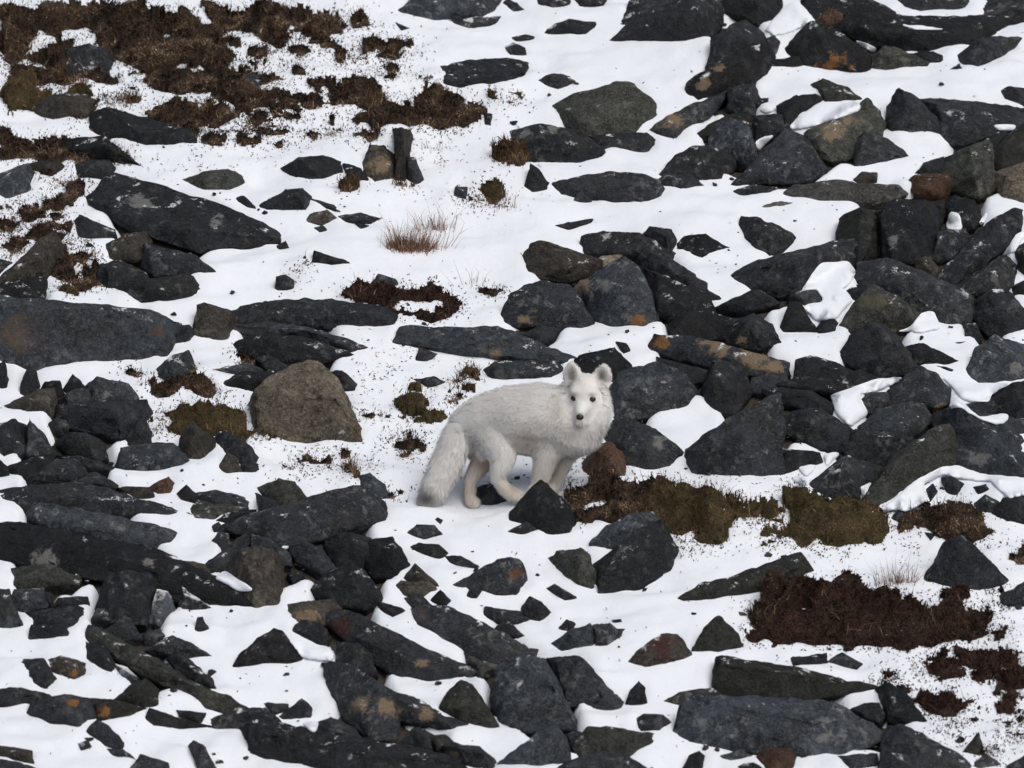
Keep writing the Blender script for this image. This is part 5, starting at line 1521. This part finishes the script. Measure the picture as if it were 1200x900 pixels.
for ci, ln in enumerate(CAPS.strip().splitlines()):
    tile, pts = ln.split(' ', 1)
    poly = parse_pts(tile, pts)
    st = 1.7
    X, Y = np.meshgrid(np.arange(poly[:, 0].min() - 6, poly[:, 0].max() + 6, st), np.arange(poly[:, 1].min() - 6, poly[:, 1].max() + 6, st))
    f = box(inpoly(X, Y, poly).astype(float), 1)
    ins = f + 0.22 * n2(X, Y, .10, .14, 800 + ci, 2) > 0.5
    d = ray(X.ravel(), Y.ravel()); tt = np.full(len(d), np.nan)
    for i in np.flatnonzero(grow(ins.astype(float), 1).ravel()):
        hit, loc, _, _, ob, _ = scene.ray_cast(dgc, Vector(CAM), Vector(d[i]))
        if hit: tt[i] = (loc[1] - CAM[1]) / d[i, 1]
    T = tt.reshape(X.shape); ok = ins & ~np.isnan(T)
    if ok.sum() < 12: continue
    W = ok.astype(float); T0 = np.where(ok, T, 0)
    for _ in range(4):
        num, den = box(T0 * W, 1), box(W, 1)
        T0 = np.where(ok, np.minimum(num / np.maximum(den, 1e-6), T), 0)
    prof = np.clip(box(box(W, 3), 2) * 1.7 - .7, 0, 1)
    T0 = T0 - 0.0015 - 0.009 * prof * (2 - prof) + 0.004 * prof * n2(X, Y, .07, .11, 60 + ci, 3)
    P = CAM + T0.ravel()[:, None] * d
    P[:, 2] += 0.006 * prof.ravel()
    keep = ok[:-1, :-1] & ok[1:, :-1] & ok[:-1, 1:] & ok[1:, 1:]
    idx = np.arange(X.size).reshape(X.shape)
    F = np.stack([idx[:-1, :-1], idx[1:, :-1], idx[1:, 1:], idx[:-1, 1:]], -1)[keep]
    if len(F) < 8: continue
    used = np.unique(F); rem = -np.ones(X.size, int); rem[used] = np.arange(len(used))
    V, F = P[used], rem[F]
    E = {}
    for q in F.tolist():
        for a, b_ in zip(q, q[1:] + q[:1]):
            if (b_, a) in E: del E[(b_, a)]
            else: E[(a, b_)] = 1
    bv = sorted({v for e_ in E for v in e_}); new = {v: len(V) + i for i, v in enumerate(bv)}
    nb_ = defaultdict(list)
    for a, b_ in E: nb_[a].append(b_); nb_[b_].append(a)
    for _ in range(5):
        Vn = V.copy()
        for v_, l_ in nb_.items(): Vn[v_] = 0.5 * V[v_] + 0.5 * V[l_].mean(0)
        V = Vn
    S = V[bv] + np.array([0, 0.020, -0.006])
    V2 = np.concatenate([V, S]); F2 = F.tolist() + [[b_, a, new[a], new[b_]] for (a, b_) in E]
    org = V.mean(0)
    o = mesh_obj('snow_patch', V2, F2, SNOW, origin=org)
    caps.append({'obj': o, 'pos': org, 'w': np.ptp(poly[:, 0]) / PXM, 'h': np.ptp(poly[:, 1]) / PXM})

# leaf bits, twigs and grit lying on thin snow: pixel ellipse, count
LITTER = [(330, 120, 90, 60, 900), (430, 60, 70, 40, 500), (240, 190, 60, 20, 160), (500, 190, 50, 30, 180), (470, 440, 70, 45, 420),
          (400, 540, 80, 30, 420), (1120, 760, 90, 60, 800), (1000, 700, 120, 20, 300), (660, 560, 30, 25, 160), (890, 600, 80, 40, 320),
          (560, 235, 50, 14, 120), (60, 240, 80, 30, 200), (1110, 640, 70, 40, 300), (480, 120, 90, 40, 400), (580, 520, 60, 50, 260), (150, 190, 60, 16, 120), (600, 450, 600, 450, 1100)]
LV, LF, off = [], [], 0
for i, (px, py, sx, sy, n) in enumerate(LITTER):
    cx = px + rs.normal(0, .55, n) * sx; cy = py + rs.normal(0, .55, n) * sy
    if sx > 300: cx, cy = rs.uniform(0, 1200, n), rs.uniform(0, 900, n)
    keepn = n2(cx, cy, .03, .05, 61 + i, 2) > (-.15 if sx < 300 else -1)
    cx, cy = cx[keepn], cy[keepn]
    C = ground_at(cx, cy); C[:, 2] = snow_h(C[:, 0], C[:, 1]) + .0005
    m = len(C)
    D = rs.normal(0, 1, (m, 3)) * np.array([1, 1, .35]) + np.array([0, 0, .25]); D /= np.linalg.norm(D, axis=1)[:, None]
    V, F = leaves_mesh(C, D, rs.uniform(.004, .013, m), rs.uniform(.002, .005, m), rs)
    LV.append(V); LF.append(F + off); off += len(V)
o = mesh_obj('leaf_litter', np.concatenate(LV), np.concatenate(LF), VM['h'][1], smooth=False)
tag(o, 'scattered dead leaves and twigs lying on thin snow', 'litter', kind='stuff')

# ------------------------------------------------------------------ labels of the many look-alike stones
marks = [(e['S'], e['pos'], e) for e in rocks + plants if e.get('S') and 'pos' in e]
marks.append(('the fox', FO, None))
def relation(e):
    p = e['pos']
    best = sorted(marks, key=lambda m: np.hypot(m[1][0] - p[0], (m[1][1] - p[1]) * .8))
    best = [m for m in best if m[2] is not e]
    s, q, _ = best[0]
    dx, dy = p[0] - q[0], p[1] - q[1]
    if abs(dy) > abs(dx) * 1.1: rel = ('just uphill of' if dy > 0 else 'just downhill of')
    else: rel = 'level with'
    return rel, s
def size_word(b):
    return 'tiny' if b < .045 else 'small' if b < .085 else 'medium-sized' if b < .15 else 'large'
def shape_word(e):
    if e['asp'] > 3.2: return 'thin flat'
    if e['asp'] > 2.1: return 'flat'
    if e['asp'] < 0.95: return 'upright'
    p = e['poly']; top = p[p[:, 1].argmin()]
    hx = (p[:, 1] < top[1] + 0.35 * (p[:, 1].max() - top[1]))
    sp = np.ptp(p[hx, 0]) / np.ptp(p[:, 0]) if hx.sum() > 1 else 0
    return 'pointed' if sp < .28 else 'flat-topped' if sp > .6 else 'angular'
NOUN = {'stone_slab': 'slab', 'boulder': 'boulder', 'rock': 'rock', 'stone': 'stone'}
for e in rocks:
    if e['L']: lab = e['L']
    else:
        rel, s = relation(e)
        lab = f"{size_word(e['big'])} {shape_word(e)} {ROCK_WORD[e['mat']]} {NOUN[e['nm']]} {rel} {s}"
    if len(lab.split()) > 15: lab = lab.replace('medium-sized ', '').replace('just ', '')
    tag(e['obj'], lab, {'stone_slab': 'slab'}.get(e['nm'], e['nm']), {'stone_slab': 'slabs lying on the slope', 'boulder': 'boulders on the slope', 'rock': 'rocks on the slope', 'stone': 'small stones on the slope'}[e['nm']])
VWORD = {'h': 'dark brown heath', 'x': 'reddish-brown heath', 'm': 'olive-brown moss', 's': 'straw-brown grass'}
for e in plants:
    if 'obj' not in e: continue
    if e['L']: lab = e['L']
    else:
        rel, s = relation(e)
        a = 'broad' if e['w'] > .3 else 'small'
        lab = f"{a} {'thin' if e['cov'] < .35 else 'low'} {VWORD[e['kind']]} patch {rel} {s}"
    if len(lab.split()) > 15: lab = lab.replace('just ', '').replace('broad ', '').replace('small ', '')
    tag(e['obj'], lab, e['cat'], 'low plants showing through the snow')
for e in caps:
    rel, s = relation(e)
    sz = 'large' if e['w'] * e['h'] > .02 else 'small' if e['w'] * e['h'] < .004 else 'medium-sized'
    tag(e['obj'], f"{sz} pocket of snow lying {rel} {s}", 'snow patch', 'snow pockets on the stones')
# patches of plants that would still share a label are told apart by the two things they lie between
tally = defaultdict(list)
for e in plants:
    if 'obj' in e and not e['L']: tally[e['obj']['label']].append(e)
for es in tally.values():
    if len(es) < 3: continue
    for e in es:
        p = e['pos']
        near = [m[0] for m in sorted(marks, key=lambda m: np.hypot(m[1][0] - p[0], (m[1][1] - p[1]) * .8)) if m[2] is not e][:2]
        a = 'tiny' if e['w'] < .055 else 'small' if e['w'] < .08 else 'broad'
        lab = f"{a} {VWORD[e['kind']].replace('dark brown ', 'brown ')} patch between {near[0]} and {near[1]}"
        if len(lab.split()) <= 15: e['obj']['label'] = lab
        else: e['obj']['label'] = f"{a} low {VWORD[e['kind']]} patch beside {near[0]}"
# same label twice: tell the bigger from the smaller
from collections import defaultdict
by = defaultdict(list)
for e in rocks + plants + caps:
    if 'obj' in e: by[e['obj']['label']].append(e)
for lab, es in by.items():
    if len(es) == 2:
        es.sort(key=lambda e: e['w'] * e['h'])
        for e, wd in zip(es, ('smaller', 'bigger')):
          if len(lab.split()) < 16: e['obj']['label'] = f"{wd} " + lab
bpy.context.view_layer.update()
